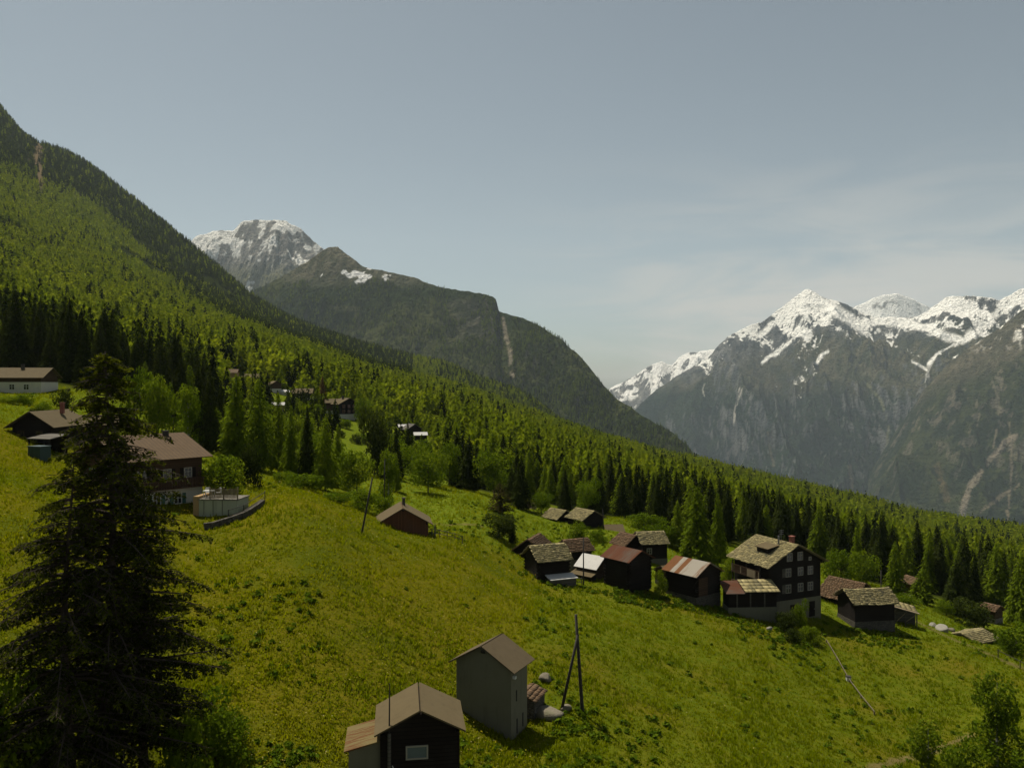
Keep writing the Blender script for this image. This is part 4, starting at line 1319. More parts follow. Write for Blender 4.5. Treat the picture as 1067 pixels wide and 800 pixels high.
def logs(root, W, D, H, mat, z0=.2):
    """crossed log ends at the corners of a blockwork barn"""
    m = MB()
    z = z0
    i = 0
    while z < H - .25:
        for sx_ in (-1, 1):
            for sy_ in (-1, 1):
                if i % 2:
                    m.box(min(sx_ * W / 2, sx_ * (W / 2 + .2)), max(sx_ * W / 2, sx_ * (W / 2 + .2)), sy_ * (D / 2 - .2) - .08, sy_ * (D / 2 - .2) + .08, z, z + .17)
                else:
                    m.box(sx_ * (W / 2 - .2) - .08, sx_ * (W / 2 - .2) + .08, min(sy_ * D / 2, sy_ * (D / 2 + .2)), max(sy_ * D / 2, sy_ * (D / 2 + .2)), z, z + .17)
        z += .22
        i += 1
    w = next(c for c in root.children if c.name.split('.')[0] == 'wall')
    me = w.data
    v0 = [tuple(v.co) for v in me.vertices]
    f0 = [tuple(p.vertices) for p in me.polygons]
    n0 = len(v0)
    me.clear_geometry()
    me.from_pydata(v0 + m.v, [], f0 + [tuple(n0 + i for i in f) for f in m.f])
    me.update()
def chimney(rf, x, y, z0, z1, w, mat, cap=True):
    m = MB().box(x - w / 2, x + w / 2, y - w / 2, y + w / 2, z0, z1)
    if cap: m.box(x - w * .65, x + w * .65, y - w * .65, y + w * .65, z1 + .003, z1 + .09)
    return m.build('chimney', mat, rf)
def leanto(root, x0, x1, y0, y1, zlo, z_in, z_out, side, wall, roof, slabs=False):
    """mono-pitch annex against the side wall x0 (side=+1: outwards is +x)"""
    m = MB()
    p = []
    for y in (y0, y1):
        p += [(x0, y, zlo), (x1, y, zlo), (x1, y, z_out), (x0, y, z_in)]
    m.poly(p, [(0, 1, 2, 3), (7, 6, 5, 4), (0, 4, 5, 1), (1, 5, 6, 2), (2, 6, 7, 3), (3, 7, 4, 0)])
    m.build('annex_wall', wall, root)
    m = MB()
    e = .25 * side
    sl = (z_out - z_in) / (x1 - x0)
    q = []
    for up in (.04, .12):
        for (x, y) in ((x0 + .01 * side, y0 - .2), (x1 + e, y0 - .2), (x1 + e, y1 + .2), (x0 + .01 * side, y1 + .2)):
            q.append((x, y, z_in + sl * (x - x0) + up))
    m.poly(q, [(0, 3, 2, 1), (4, 5, 6, 7), (0, 1, 5, 4), (1, 2, 6, 5), (2, 3, 7, 6), (3, 0, 4, 7)])
    m.build('annex_roof', roof, root)

# ------------------------------------------------------------------ foreground: shed, tower, poles, rocks
r, rf, W, D, H, ri = house('shed', 'black wooden shed with sandy gable roof and rusty annex at the bottom edge', 'shed', 437, 806, 47.0, 8, 4.45, 3.6, 3.35, 1.12, .28, .38, M_dark, ('sheet', M_roofbeige), .1, M_concrete)
fm = face_map('F', W, D)
window(r, fm, -.18, 1.72, 1.25, .78, M_cream, M_glassb, False)
leanto(r, -W / 2 - .002, -W / 2 - 1.75, -D / 2 + .25, D / 2 - .5, -2.2, 2.72, 2.30, -1, M_concrete, M_rustmoss)
m = MB().tube([(-1.72, -D / 2 - .14, -2.0), (-1.72, -D / 2 - .14, 3.3)], .10, 8)
m.build('post', M_grey, r)
m = MB().tube([(-1.72, -D / 2 - .14, 3.3), (-1.70, -D / 2 - .14, 6.1)], [.045, .03], 6)
m.build('mast', M_pole, r)
m = MB().tube([(-1.55, -D / 2 - .16, 1.5), (-1.2, -D / 2 - .16, .55), (-.85, -D / 2 - .16, .15), (-.7, -D / 2 - .18, -.3)], .03, 5)
m.tube([(-1.5, -D / 2 - .2, 1.0), (-1.25, -D / 2 - .2, .45), (-.9, -D / 2 - .2, .15)], .025, 5)
m.build('cable', M_white, r)

r, rf, W, D, H, ri = house('transformer_tower', 'tall narrow grey concrete tower house with brown gable roof on the meadow', 'tower', 512.5, 766, 57.0, -27, 4.35, 2.5, 5.45, 1.25, .38, .38, M_concrete, ('sheet', M_roofbrown), .25, M_concrete, beams=False)
fm = face_map('R', W, D)
for a_, z_, h_ in ((-.45, 3.0, .75), (-.35, .75, 1.0), (.55, .9, .95)):
    m = MB(); fbox(m, fm, a_ - .07, a_ + .07, .004, .03, z_, z_ + h_); m.build('vent_slit', M_pole, r)
m = MB(); fbox(m, fm, -1.05, -.85, .004, .22, 4.72, 4.9); m.build('insulator', M_white, r)
m = MB(); fbox(m, face_map('F', W, D), -.16, .16, .004, .09, 6.22, 6.42); m.build('vent', M_pole, r)

r, rf, W, D, H, ri = house('stone_hut', 'small ruined stone hut with a rust-brown roof beside the concrete tower', 'hut', 551, 746, 59.3, -22, 1.7, 2.2, 1.55, .35, .1, .1, M_drystone_dark, ('slab', M_slabr), .12, M_drystone_dark, beams=False)

def boulder(u, Y, sx_, sy_, sz_, seed, label, mat=M_rock, sink=.3, group=None):
    rg_ = np.random.default_rng(seed)
    nu, nv = 26, 14
    a, b = np.meshgrid(np.linspace(0, 2 * np.pi, nu, endpoint=False), np.linspace(0, np.pi, nv))
    d = np.stack([np.cos(a) * np.sin(b), np.sin(a) * np.sin(b), np.cos(b)], -1).reshape(-1, 3)
    r_ = np.ones(len(d))
    for k in range(9):
        nrm = rg_.normal(0, 1, 3); nrm /= np.linalg.norm(nrm)
        r_ = np.minimum(r_, rg_.uniform(.5, .92) / np.maximum(d @ nrm, .05))
    r_ *= 1 + .10 * (fbm(d[:, 0] * 2 + 5, d[:, 1] * 2 + d[:, 2] * 1.7, seed, 4) - .5)
    V = d * r_[:, None] * np.array([sx_, sy_, sz_])
    F_ = []
    for j in range(nv - 1):
        for i in range(nu):
            F_.append((j * nu + i, (j + 1) * nu + i, (j + 1) * nu + (i + 1) % nu, j * nu + (i + 1) % nu))
    me = np_mesh('boulder', V, np.array(F_))
    o = link_mesh('boulder', me, mat)
    g = at(u, Y)
    o.location = (g.x, g.y, g.z + sz_ * (1 - 2 * sink) * .5)
    o.rotation_euler = (0, 0, rg_.random() * 6)
    return tag(o, label, 'rock', group)
boulder(575, 58.6, 1.35, .95, .55, 4, 'large flat pale boulder at the foot of the slanting pole strut')
boulder(568, 63.5, .55, .5, .5, 9, 'small pale rock uphill of the stone hut beside the tower')
boulder(590, 59.5, .5, .4, .35, 10, 'small low rock between the flat boulder and the pole foot')
boulder(802, 97, .45, .35, .35, 12, 'single white stone on the bank below the tall chalet', M_rockw, .2)
boulder(982, 113, 1.25, .9, .75, 14, 'biggest white rock left of the stone-roofed shed', M_rockw, .2)
boulder(972, 115, .6, .5, .45, 15, 'smaller white rock on the left side of the biggest one', M_rockw, .2)
boulder(990, 116, .7, .5, .4, 16, 'low grey rock just behind the biggest white one', M_rock, .2)

def pole(name, u, Y, top_u, top_v, r0, label, cat='pole', strut=None, mat=M_pole, dY=0.0, cap=False):
    g = at(u, Y)
    root = empty(name, g)
    tag(root, label, cat)
    t = Vector((px(top_u) * (Y + dY), Y + dY, pz(top_v) * (Y + dY))) - g
    MB().tube([(-t.x * .04, -t.y * .04, -.5), (0, 0, 0), tuple(t * .5), tuple(t)], [r0 * 1.1, r0, r0 * .85, r0 * .7], 8).build('post', mat, root, True)
    if strut:
        su, sY, fr_ = strut
        s_ = at(su, sY) - g
        e = t * fr_
        MB().tube([tuple(s_ - Vector((0, 0, .4))), tuple(e + Vector((.05, -.1, 0)))], [r0 * .85, r0 * .7], 8).build('strut', mat, root, True)
    m = MB().tube([tuple(t * .975 + Vector((0, -r0, 0))), tuple(t * .975 + Vector((0, -.22, .02))), tuple(t * .975 + Vector((0, -.24, .16)))], .022, 5)
    m.build('insulator', M_white if cap else mat, root)
    return root
pole('utility_pole', 607, 59.4, 600, 640, .14, 'dark timber pole with a slanting strut standing right of the concrete tower', strut=(584, 59.4, .80))
pole('utility_pole', 377, 84.5, 388, 498, .11, 'leaning dark pole on the crest of the hay meadow')
pole('utility_pole', 400, 112, 401, 478, .08, 'thin upright pole beside the slim birch above the red cabin')
pole('utility_pole', 608, 101, 608, 560, .09, 'thin pole standing between the slab-roofed barn and the rust-red barn')
pole('utility_pole', 918, 111, 918, 594, .09, 'thin pole rising behind the wavy slab roof')
pole('utility_pole', 629, 138, 628, 530, .08, 'short thin pole behind the grey-roofed hut')

# ------------------------------------------------------------------ the barn row
SL, SLR = ('slab', M_slab), ('slab', M_slabr)
r, rf, W, D, H, ri = house('barn', 'dark wooden barn with yellow stone-slab roof and grey lean-to, leftmost of the front row', 'barn', 570, 605, 102, -68, 4.3, 4.3, 3.25, 1.35, .5, .35, M_dark, SL, .4, M_stone)
logs(r, W, D, H, M_dark, .5)
leanto(r, W / 2 + .05, W / 2 + 1.5, -1.1, D / 2 + .1, -2, 1.25, 1.0, 1, M_grey, M_white_sheet)
r, rf, W, D, H, ri = house('barn', 'dark gabled barn half hidden behind the yellow-roofed one with the lean-to', 'barn', 556, 590, 113, -20, 4.3, 4.6, 2.6, 1.6, .45, .45, M_dark, SLR)
r, rf, W, D, H, ri = house('barn', 'small brown-roofed barn on a pale stone base, behind the yellow-roofed one', 'barn', 599, 587, 112, -66, 3.6, 3.3, 2.3, 1.1, .45, .35, M_dark, SLR, .95, M_concrete)
door(r, face_map('R', W, D), .3, .05, .9, 1.7, M_grey)
r, rf, W, D, H, ri = house('shed', 'low shed with a white sheet roof, left of the rust-red roofed barn', 'shed', 619, 601, 107, 48, 3.3, 3.2, 1.7, 1.15, .35, .25, M_brown, ('sheet', M_white_sheet))
leanto(r, -W / 2 - .05, -W / 2 - 1.2, -D / 2, D / 2, -1.5, 1.05, .75, -1, M_dark, M_roofbeige)
r, rf, W, D, H, ri = house('storehouse', 'nearly black log storehouse on short stilts under a rust-red sheet roof', 'barn', 654, 612, 103, 38, 4.1, 4.3, 4.0, 1.05, .35, .4, M_dark, ('sheet', M_rustred), .12, M_dark, deep=-.05)
logs(r, W, D, H, M_dark, .3)
for sx_ in (-1, 1):
    for sy_ in (-1, 0, 1):
        p_ = MB().tube([(sx_ * (W / 2 - .3), sy_ * (D / 2 - .3), -1.8), (sx_ * (W / 2 - .3), sy_ * (D / 2 - .3), -.06)], [.16, .12], 8).build('stilt', M_dark, r)
        MB().tube([(sx_ * (W / 2 - .3), sy_ * (D / 2 - .3), -.055), (sx_ * (W / 2 - .3), sy_ * (D / 2 - .3), .045)], [.36, .36], 12).build('stone_disc', M_stone, p_)
r, rf, W, D, H, ri = house('barn', 'dark barn with part-rusted striped sheet roof on a stone footing', 'barn', 722, 617, 103, 38, 4.7, 4.9, 2.95, 1.25, .4, .4, M_dark, ('sheet', M_ruststripe), .2, M_drystone_dark)
logs(r, W, D, H, M_dark, .3)
m = MB(); fbox(m, face_map('F', W, D), -1.9, -.2, .004, .06, .25, 2.5); m.build('plank_door', M_brown, r)
r, rf, W, D, H, ri = house('hut', 'little grey-roofed hut tucked left of the striped rusty barn', 'hut', 697, 605, 107, -60, 2.4, 2.6, 1.5, .6, .25, .2, M_brown, ('sheet', M_roofbeige))
r, rf, W, D, H, ri = house('house', 'low house with a long yellow slab roof behind the rust-red storehouse', 'house', 677, 582, 122, -80, 4.6, 3.8, 2.9, 1.2, .5, .4, M_dark, SL, .5, M_concrete)
window(r, face_map('R', W, D), -.9, 1.2, .8, .9)
r, rf, W, D, H, ri = house('barn', 'brownish slab-roofed barn joined to the left end of the low yellow-roofed house', 'barn', 655, 582, 122.5, 34, 3.6, 3.0, 2.6, 1.2, .5, .35, M_dark, SLR)
r, rf, W, D, H, ri = house('hut', 'small hut with a flat grey roof above the low yellow-roofed house', 'hut', 639, 561, 140, -84, 2.9, 2.8, 1.6, .8, .35, .3, M_dark, ('sheet', M_roofbeige))
r, rf, W, D, H, ri = house('barn', 'dark barn with a mossy slab roof in the back row, right one of two', 'barn', 610, 551, 142, 36, 4.6, 4.2, 2.2, 1.25, .5, .4, M_dark, SL)
r, rf, W, D, H, ri = house('barn', 'dark barn in the back row left of its mossy-roofed twin', 'barn', 582, 550, 146, 40, 3.9, 3.6, 2.2, 1.2, .45, .4, M_dark, SL)
r, rf, W, D, H, ri = house('hut', 'tiny grey hut hidden among the trees above the back barns', 'hut', 549, 536, 156, -70, 2.6, 2.4, 1.4, .7, .3, .25, M_dark, ('sheet', M_roofbeige))

# the tall chalet
r, rf, W, D, H, ri = house('chalet', 'tall three-storey dark wooden chalet with white-framed windows and slab roof', 'chalet', 809.5, 634, 108.2, 24, 8.6, 6.9, 7.05, 2.2, .8, .7, M_dark, SL, 2.15, M_concrete)
CHALET = r
fm = face_map('F', W, D)
for z_, xs_ in ((7.15, (-1.05, .75)), (5.15, (-1.25, .8, 2.5)), (3.05, (-1.25, .8, 2.5))):
    for a_ in xs_:
        window(r, fm, a_, z_, .92, 1.12, M_cream, M_glass)
for z_ in (5.15, 3.05):
    m = MB(); fbox(m, fm, -2.28, -1.78, .006, .05, z_, z_ + 1.12); m.build('shutter', M_grey, r)
window(r, fm, 2.45, 7.0, .5, .5, M_cream, M_glass, False)
door(r, fm, 2.75, -.4, 1.0, 2.0, M_dark, .045)
window(r, fm, .9, .6, .7, .9, M_cream, M_glass, True, None, .045)
door(r, fm, -.5, -.4, .9, 1.9, M_dark, .045)
fl = face_map('L', W, D)
for z_ in (3.0, 5.1):
    m = MB()
    fbox(m, fl, -2.9, 2.6, .004, 1.0, z_ - .15, z_)
    fbox(m, fl, -2.9, 2.6, .94, 1.0, z_ + .85, z_ + .95)
    b_ = m.build('balcony', M_brown, r)
    for k in range(22):
        a_ = -2.85 + k * .25
        MB_ = MB(); fbox(MB_, fl, a_, a_ + .14, .95, .99, z_ + .003, z_ + .84); MB_.build('baluster', M_brown if k % 7 else M_light, b_)
for a_ in (-2.8, 0, 2.5):
    m = MB(); fbox(m, fl, a_, a_ + .16, .80, .93, -.5, 6.6); m.build('balcony_post', M_dark, r)
m = MB(); fbox(m, fl, .3, 1.9, 1.005, 1.03, 5.0, 5.95); m.build('sunlit_balcony_patch', M_light, r)  # pale panel standing in for the sunlit patch on the balcony
dm = MB()
dm.poly([(-2.9, -1.6, 8.0), (-1.3, -1.6, 8.0), (-1.3, -1.6, 8.85), (-2.9, -1.6, 8.55), (-2.9, .6, 8.0), (-1.3, .6, 8.0), (-1.3, .6, 8.85), (-2.9, .6, 8.55)],
        [(0, 1, 2, 3), (7, 6, 5, 4), (0, 4, 5, 1), (1, 5, 6, 2), (2, 6, 7, 3), (3, 7, 4, 0)])
d_ = dm.build('dormer', M_dark, rf)
MB().poly([(-3.15, -1.8, 8.53), (-1.2, -1.8, 8.90), (-1.2, .8, 8.90), (-3.15, .8, 8.53), (-3.15, -1.8, 8.62), (-1.2, -1.8, 8.99), (-1.2, .8, 8.99), (-3.15, .8, 8.62)],
          [(0, 3, 2, 1), (4, 5, 6, 7), (0, 1, 5, 4), (1, 2, 6, 5), (2, 3, 7, 6), (3, 0, 4, 7)]).build('dormer_roof', M_roofbeige, rf)
chimney(rf, 1.1, -1.6, 8.2, 9.9, .5, M_brick)
MB().tube([(-.8, -1.2, 8.6), (-.8, -1.2, 10.1)], .11, 8).build('flue', M_metal, rf)
m = MB().tube([(-.55, -1.4, 8.7), (-.55, -1.4, 10.9)], .03, 5)
for z_ in (10.3, 10.55, 10.8): m.bar((-.95, -1.4, z_), (-.15, -1.4, z_), .03)
m.build('antenna', M_metal, rf)

# annex shed in front of the chalet's left wall
root = empty('shed', (px(781) * 101.5, 101.5, pz(636) * 101.5), R(3))
tag(root, 'low shed with half rusty, half slab roof against the tall chalet', 'shed')
MB().box(-3.1, 3.1, -1.2, 1.2, -1.6, .75).build('foundation', M_concrete, root)
m = MB()
m.poly([(-3.05, -1.15, .75), (3.05, -1.15, .75), (3.05, -1.15, 2.5), (-3.05, -1.15, 2.5), (-3.05, 1.15, .75), (3.05, 1.15, .75), (3.05, 1.15, 3.1), (-3.05, 1.15, 3.1)],
       [(0, 1, 2, 3), (7, 6, 5, 4), (0, 4, 5, 1), (1, 5, 6, 2), (2, 6, 7, 3), (3, 7, 4, 0)])
m.build('wall', M_dark, root)
for x0, x1, mat, nm, dz in ((-3.5, -1.1, M_rustred, 'rusty_roof', .0), (-1.05, 3.4, M_slabr, 'roof', .05)):
    if nm == 'roof':
        t_ = MBT(); rr_ = random.Random(4)
        for i in range(4):
            x = x0
            while x < x1:
                w = rr_.uniform(.4, .9); x2 = min(x + w, x1)
                y0, y1 = -1.6 + i * .78, -1.6 + (i + 1.15) * .78
                f = lambda y: 2.62 + dz + (y + 1.6) * .26
                t_.box8([(x, y0, f(y0) + .05), (x2 - .02, y0, f(y0) + .05), (x2 - .02, y1, f(y1)), (x, y1, f(y1)), (x, y0, f(y0) + .11), (x2 - .02, y0, f(y0) + .11), (x2 - .02, y1, f(y1) + .06), (x, y1, f(y1) + .06)], rr_.gauss(.6, .22))
                x = x2
        t_.build('roof', M_slab, root)
    else:
        MB().poly([(x0, -1.6, 2.5), (x1, -1.6, 2.5), (x1, 1.5, 3.4), (x0, 1.5, 3.4), (x0, -1.6, 2.58), (x1, -1.6, 2.58), (x1, 1.5, 3.48), (x0, 1.5, 3.48)],
                  [(0, 3, 2, 1), (4, 5, 6, 7), (0, 1, 5, 4), (1, 2, 6, 5), (2, 3, 7, 6), (3, 0, 4, 7)]).build(nm, mat, root)
for x_ in (-2.0, -.3, 1.5):
    MB().box(x_ - .08, x_ + .08, -1.26, -1.16, .76, 2.48).build('post', M_grey, root)

r, rf, W, D, H, ri = house('barn', 'dark barn with a big red-brown slab roof right of the tall chalet', 'barn', 883, 638, 118, 36, 6.0, 5.0, 2.9, 1.9, .6, .5, M_dark, SLR, .4, M_drystone_dark)
r, rf, W, D, H, ri = house('barn', 'black barn with a sagging wavy slab roof, rightmost of the row', 'barn', 902, 646, 107.5, -82, 4.2, 5.6, 3.1, 1.2, .5, .45, M_dark, SL, .5, M_drystone_dark, sag=.14)
root = empty('lean_to', (px(938) * 111, 111, pz(645) * 111), R(-14))
tag(root, 'open timber lean-to with a tilted pale board roof at the end of the row', 'lean-to')
for x_, h_ in ((-2.0, 2.1), (-.8, 1.8), (.5, 1.4), (1.9, 1.1)):
    MB().bar((x_, -.9, -1.2), (x_, -.9, h_), .14).build('post', M_grey, root)
for x_, x2, h_ in ((-1.8, -.7, 1.6), (-.6, .6, 1.3), (.6, 1.8, 1.0)):
    MB().bar((x_, -.92, .0), (x2, -.92, h_), .09).build('brace', M_light, root)
MB().box(-2.1, 2.1, .8, .95, -1.2, 1.6).build('back_wall', M_grey, root)
MB().poly([(-2.3, -1.2, 2.2), (2.2, -1.2, 1.12), (2.2, -.75, 1.17), (-2.3, -.75, 2.25), (-2.3, -1.2, 2.29), (2.2, -1.2, 1.21), (2.2, -.75, 1.26), (-2.3, -.75, 2.34)],
          [(0, 3, 2, 1), (4, 5, 6, 7), (0, 1, 5, 4), (1, 2, 6, 5), (2, 3, 7, 6), (3, 0, 4, 7)]).build('eave_board', M_light, root)
t_ = MBT(); rr_ = random.Random(9)
for i in range(4):
    for k in range(6):
        x, x2 = -1.9 + k * .66 + rr_.uniform(0, .1), -1.9 + (k + 1) * .66
        y0, y1 = -.72 + i * .55, -.72 + (i + 1.15) * .55
        f = lambda x_, y_: 2.25 - (x_ + 2.3) * .24 + (y_ + .75) * .12 + .08
        t_.box8([(x, y0, f(x, y0)), (x2, y0, f(x2, y0)), (x2, y1, f(x2, y1) - .04), (x, y1, f(x, y1) - .04), (x, y0, f(x, y0) + .06), (x2, y0, f(x2, y0) + .06), (x2, y1, f(x2, y1) + .02), (x, y1, f(x, y1) + .02)], rr_.gauss(.5, .22))
t_.build('roof', M_slab, root)
r, rf, W, D, H, ri = house('shed', 'half-buried low shed with a mossy stone roof beside white rocks', 'shed', 1013, 671, 113, -62, 4.2, 4.4, 1.1, .75, .35, .3, M_drystone_dark, SL, .2, M_drystone_dark, sag=.08, beams=False)
r, rf, W, D, H, ri = house('hut', 'tiny brown hut standing alone on the grass at the far right', 'hut', 1034, 643, 136, 30, 2.2, 2.2, 1.5, .7, .3, .3, M_brown, SLR)
r, rf, W, D, H, ri = house('hut', 'hut of which only a small reddish roof shows among the right-hand larches', 'hut', 951, 618, 148, 14, 2.8, 3.0, 2.2, .8, .35, .3, M_brown, SLR)

# ------------------------------------------------------------------ red cabin and rail fence
r, rf, W, D, H, ri = house('cabin', 'red-brown wooden cabin with a pale-edged gable roof behind the meadow crest', 'cabin', 419, 561, 99.5, 10, 6.1, 5.2, 2.35, 1.75, .5, .45, M_red, ('sheet', M_roofbeige), .15, M_stone)
chimney(rf, .2, .3, 3.9, 4.95, .36, M_drystone_dark)
window(r, face_map('R', W, D), -.6, .9, .7, .8)
m = MB().box(W / 2 + .75, W / 2 + .9, -D / 2 + .1, -D / 2 + .25, -1.2, 2.0)
m.build('porch_post', M_grey, r)
def rail_fence(name, label, pts, h, rails, mat, thick=.09, group=None):
    g0 = at(*pts[0])
    root = empty(name, g0); tag(root, label, 'fence', group)
    P_ = [at(*p) - g0 for p in pts]
    for p in P_:
        MB().bar(p - Vector((0, 0, .4)), p + Vector((0, 0, h)), thick).build('post', mat, root)
    for q in rails:
        for a, b in zip(P_[:-1], P_[1:]):
            MB().bar(a + Vector((0, -thick * .6, h * q)), b + Vector((0, -thick * .6, h * q)), thick * .7).build('rail', mat, root)
    return root
rail_fence('rail_fence', 'weathered wooden rail fence running right from the red cabin', [(450, 98.5), (458, 99), (466, 99), (474, 99.5), (482, 100)], .95, (.45, .9), M_grey)
rail_fence('rail_fence', 'short wooden fence between the lean-to barn and the rust-red storehouse', [(594, 101), (600, 101), (606, 101)], 1.0, (.45, .9), M_grey)
rail_fence('pipe_rail', 'long pale handrail running downhill below the tall chalet', [(861, 97.5), (872, 92.5), (885, 86.5), (897, 82.5), (911, 78.5)], .35, (.95,), M_rail, .10)
g = at(884, 87)
root = empty('tap_box', g); tag(root, 'small dark-topped white box beside the pale handrail', 'box')
MB().box(-.22, .22, -.18, .18, -.2, .45).build('body', M_white, root)
MB().box(-.26, .26, -.22, .22, .453, .53).build('lid', M_pole, root)
rail_fence('post_fence', 'thin post fence along the edge of the right-hand pasture', [(1040, 101), (1063, 97), (1088, 93)], 1.1, (.9,), M_pole, .08)

# ------------------------------------------------------------------ the houses on the left
r, rf, W, D, H, ri = house('chalet', 'large chalet with a broad brown tiled roof and white ground floor behind the larch', 'chalet', 147, 533, 90, -38, 10.4, 8.6, 6.5, 2.05, .95, .8, M_brown, ('sheet', M_tiles), 3.0, M_plaster)
fm = face_map('R', W, D)
for a_ in (-3.2, -1.0, 1.4):
    window(r, fm, a_, 1.2, .95, 1.15, M_white, M_glass, True, M_shut, .045)
for a_ in (-2.6, .2, 2.6):
    window(r, fm, a_, 4.0, .95, 1.1, M_cream, M_glass, True, M_dark)
m = MB(); fbox(m, fm, -4.1, 4.1, .05, 1.0, 2.95, 3.1); fbox(m, fm, -4.1, 4.1, .93, 1.0, 3.9, 4.0)
b_ = m.build('balcony', M_brown, r)
for k in range(27):
    m = MB(); fbox(m, fm, -4.05 + k * .3, -3.88 + k * .3, .95, .99, 3.105, 3.895); m.build('baluster', M_brown, b_)
fm = face_map('F', W, D)
for a_, z_ in ((-2.4, 1.2), (0, 1.2), (2.4, 1.2), (-2, 4.0), (1.6, 4.0)):
    window(r, fm, a_, z_, .95, 1.1, M_white, M_glass, True, M_shut, .045 if z_ < 3 else 0)
chimney(rf, .5, 2.6, 7.6, 8.9, .5, M_pole); 
MB().tube([(2.4, 2.2, 7.1), (2.4, 2.2, 8.1)], .12, 8).build('flue', M_pole, rf)
r, rf, W, D, H, ri = house('chalet', 'dark gabled wooden chalet on the slope at the left margin', 'chalet', 52, 464, 107, 5, 4.7, 9.5, 3.0, 1.6, .65, .8, M_dark, ('sheet', M_roofbeige), .8, M_stone)
fm = face_map('F', W, D)
for a_ in (-1.3, .9): window(r, fm, a_, 1.3, .8, .9, M_brown, M_glass)
m = MB(); fbox(m, fm, -2.7, 2.7, .05, 1.1, .7, .85); fbox(m, fm, -2.7, 2.7, 1.02, 1.1, 1.6, 1.7); m.build('balcony', M_dark, r)
chimney(rf, .9, 1.5, 4.2, 5.6, .45, M_brick)
r, rf, W, D, H, ri = house('house', 'small pale-roofed house between the dark gabled chalet and the brown one', 'house', 101, 461, 113, -70, 5.0, 5.0, 2.6, 1.2, .5, .5, M_brown, ('sheet', M_roofbeige), .6, M_stone)
root = empty('carport', at(50, 99.5), R(-20)); tag(root, 'low dark open carport below the dark gabled chalet', 'carport')
MB().poly([(-1.9, -1.4, 1.5), (1.9, -1.4, 1.5), (1.9, 1.4, 1.95), (-1.9, 1.4, 1.95), (-1.9, -1.4, 1.6), (1.9, -1.4, 1.6), (1.9, 1.4, 2.05), (-1.9, 1.4, 2.05)],
          [(0, 3, 2, 1), (4, 5, 6, 7), (0, 1, 5, 4), (1, 2, 6, 5), (2, 3, 7, 6), (3, 0, 4, 7)]).build('roof', M_grey, root)
for x_ in (-1.7, 1.7):
    for y_ in (-1.2, 1.2):
        MB().bar((x_, y_, -.8), (x_, y_, 1.5 if y_ < 0 else 1.9), .14).build('post', M_dark, root)
MB().box(-1.8, 1.8, 1.05, 1.15, -.8, 1.85).build('back_wall', M_dark, root)
root = empty('water_tank', at(41, 93), R(-20)); tag(root, 'square turquoise water tank on the grass below the carport', 'tank')
MB().box(-.95, .95, -.7, .7, -.5, 1.45).build('body', M_tank, root)
MB().box(-1.02, 1.02, -.77, .77, 1.453, 1.53).build('lid', M_tank, root)
for x_ in (-.5, .0, .5): MB().box(x_ - .03, x_ + .03, -.73, -.702, -.4, 1.44).build('rib', M_tank, root)

r, rf, W, D, H, ri = house('house', 'long white-walled house with a dark upper floor at the left margin', 'house', -6, 410, 158, 97, 7.4, 20.5, 3.3, 1.7, .7, .7, M_brown, ('sheet', M_roofbeige), 2.25, M_plaster)
fm = face_map('L', W, D)
for a_ in (-3, 0.2, 2.4, 5.0, 7.6):
    window(r, fm, a_, .75, 1.05, 1.1, M_white, M_glass, True, None, .045)
door(r, fm, 1.6, 0, 1.0, 2.0, M_light, .045)
for a_, y_ in ((-.5, -5.5), (.2, 3.0), (-.3, 7.5)): chimney(rf, a_, y_, 4.4, 5.7, .5, M_drystone_dark)

# terrace below the brown chalet
g = Vector((px(230) * 86, 86, pz(536) * 86))
root = empty('terrace', g, R(-4)); tag(root, 'raised terrace with a pale green retaining wall and slatted wooden screen', 'terrace')
MB().box(-1.75, 2.4, -1.4, 1.6, -1.5, 1.75).build('wall', M_green, root)
MB().box(-2.35, -1.753, -1.46, 1.6, -1.5, 2.12).build('pillar', M_orange, root)
MB().box(-1.85, 2.5, -1.5, 1.7, 1.753, 1.87).build('paving', M_stone, root)
for x_ in (-1.2, -.2, .8): MB().box(x_ - .03, x_ + .03, -1.44, -1.403, .2, 1.74).build('pilaster', M_concrete, root)
m = MB()
for k in range(24): m.box(-.55 + k * .125, -.55 + k * .125 + .075, -1.38, -1.34, 1.95, 2.95 + .06 * (k * 37 % 5 - 2) * .5)
m.build('slat_screen', M_light, root)
for x_ in (-.6, .9, 2.4): MB().box(x_ - .05, x_ + .05, -1.33, -1.23, 1.873, 3.1).build('post', M_light, root)
def furn(label, nm, cat, dx, dy, rz, table):
    o = empty(nm, g + Vector((dx, dy, 1.876)), R(rz)); tag(o, label, cat, )
    if table:
        MB().box(-.55, .55, -.35, .35, .70, .75).build('table_top', M_white, o)
        for x_ in (-.48, .48):
            for y_ in (-.28, .28): MB().bar((x_, y_, 0), (x_, y_, .698), .05).build('leg', M_white, o)
    else:
        MB().box(-.24, .24, -.24, .24, .42, .47).build('seat', M_white, o)
        MB().box(-.24, .24, .20, .24, .473, .95).build('backrest', M_white, o)
        for x_ in (-.2, .2):
            for y_ in (-.2, .18): MB().bar((x_, y_, 0), (x_, y_, .418), .045).build('leg', M_white, o)
furn('white garden table standing on the raised terrace', 'garden_table', 'table', -1.15, -.3, 0, True)
furn('white garden chair at the left end of the terrace table', 'garden_chair', 'chair', -1.55, .45, 20, False)
furn('white garden chair at the right end of the terrace table', 'garden_chair', 'chair', -.35, .35, -50, False)
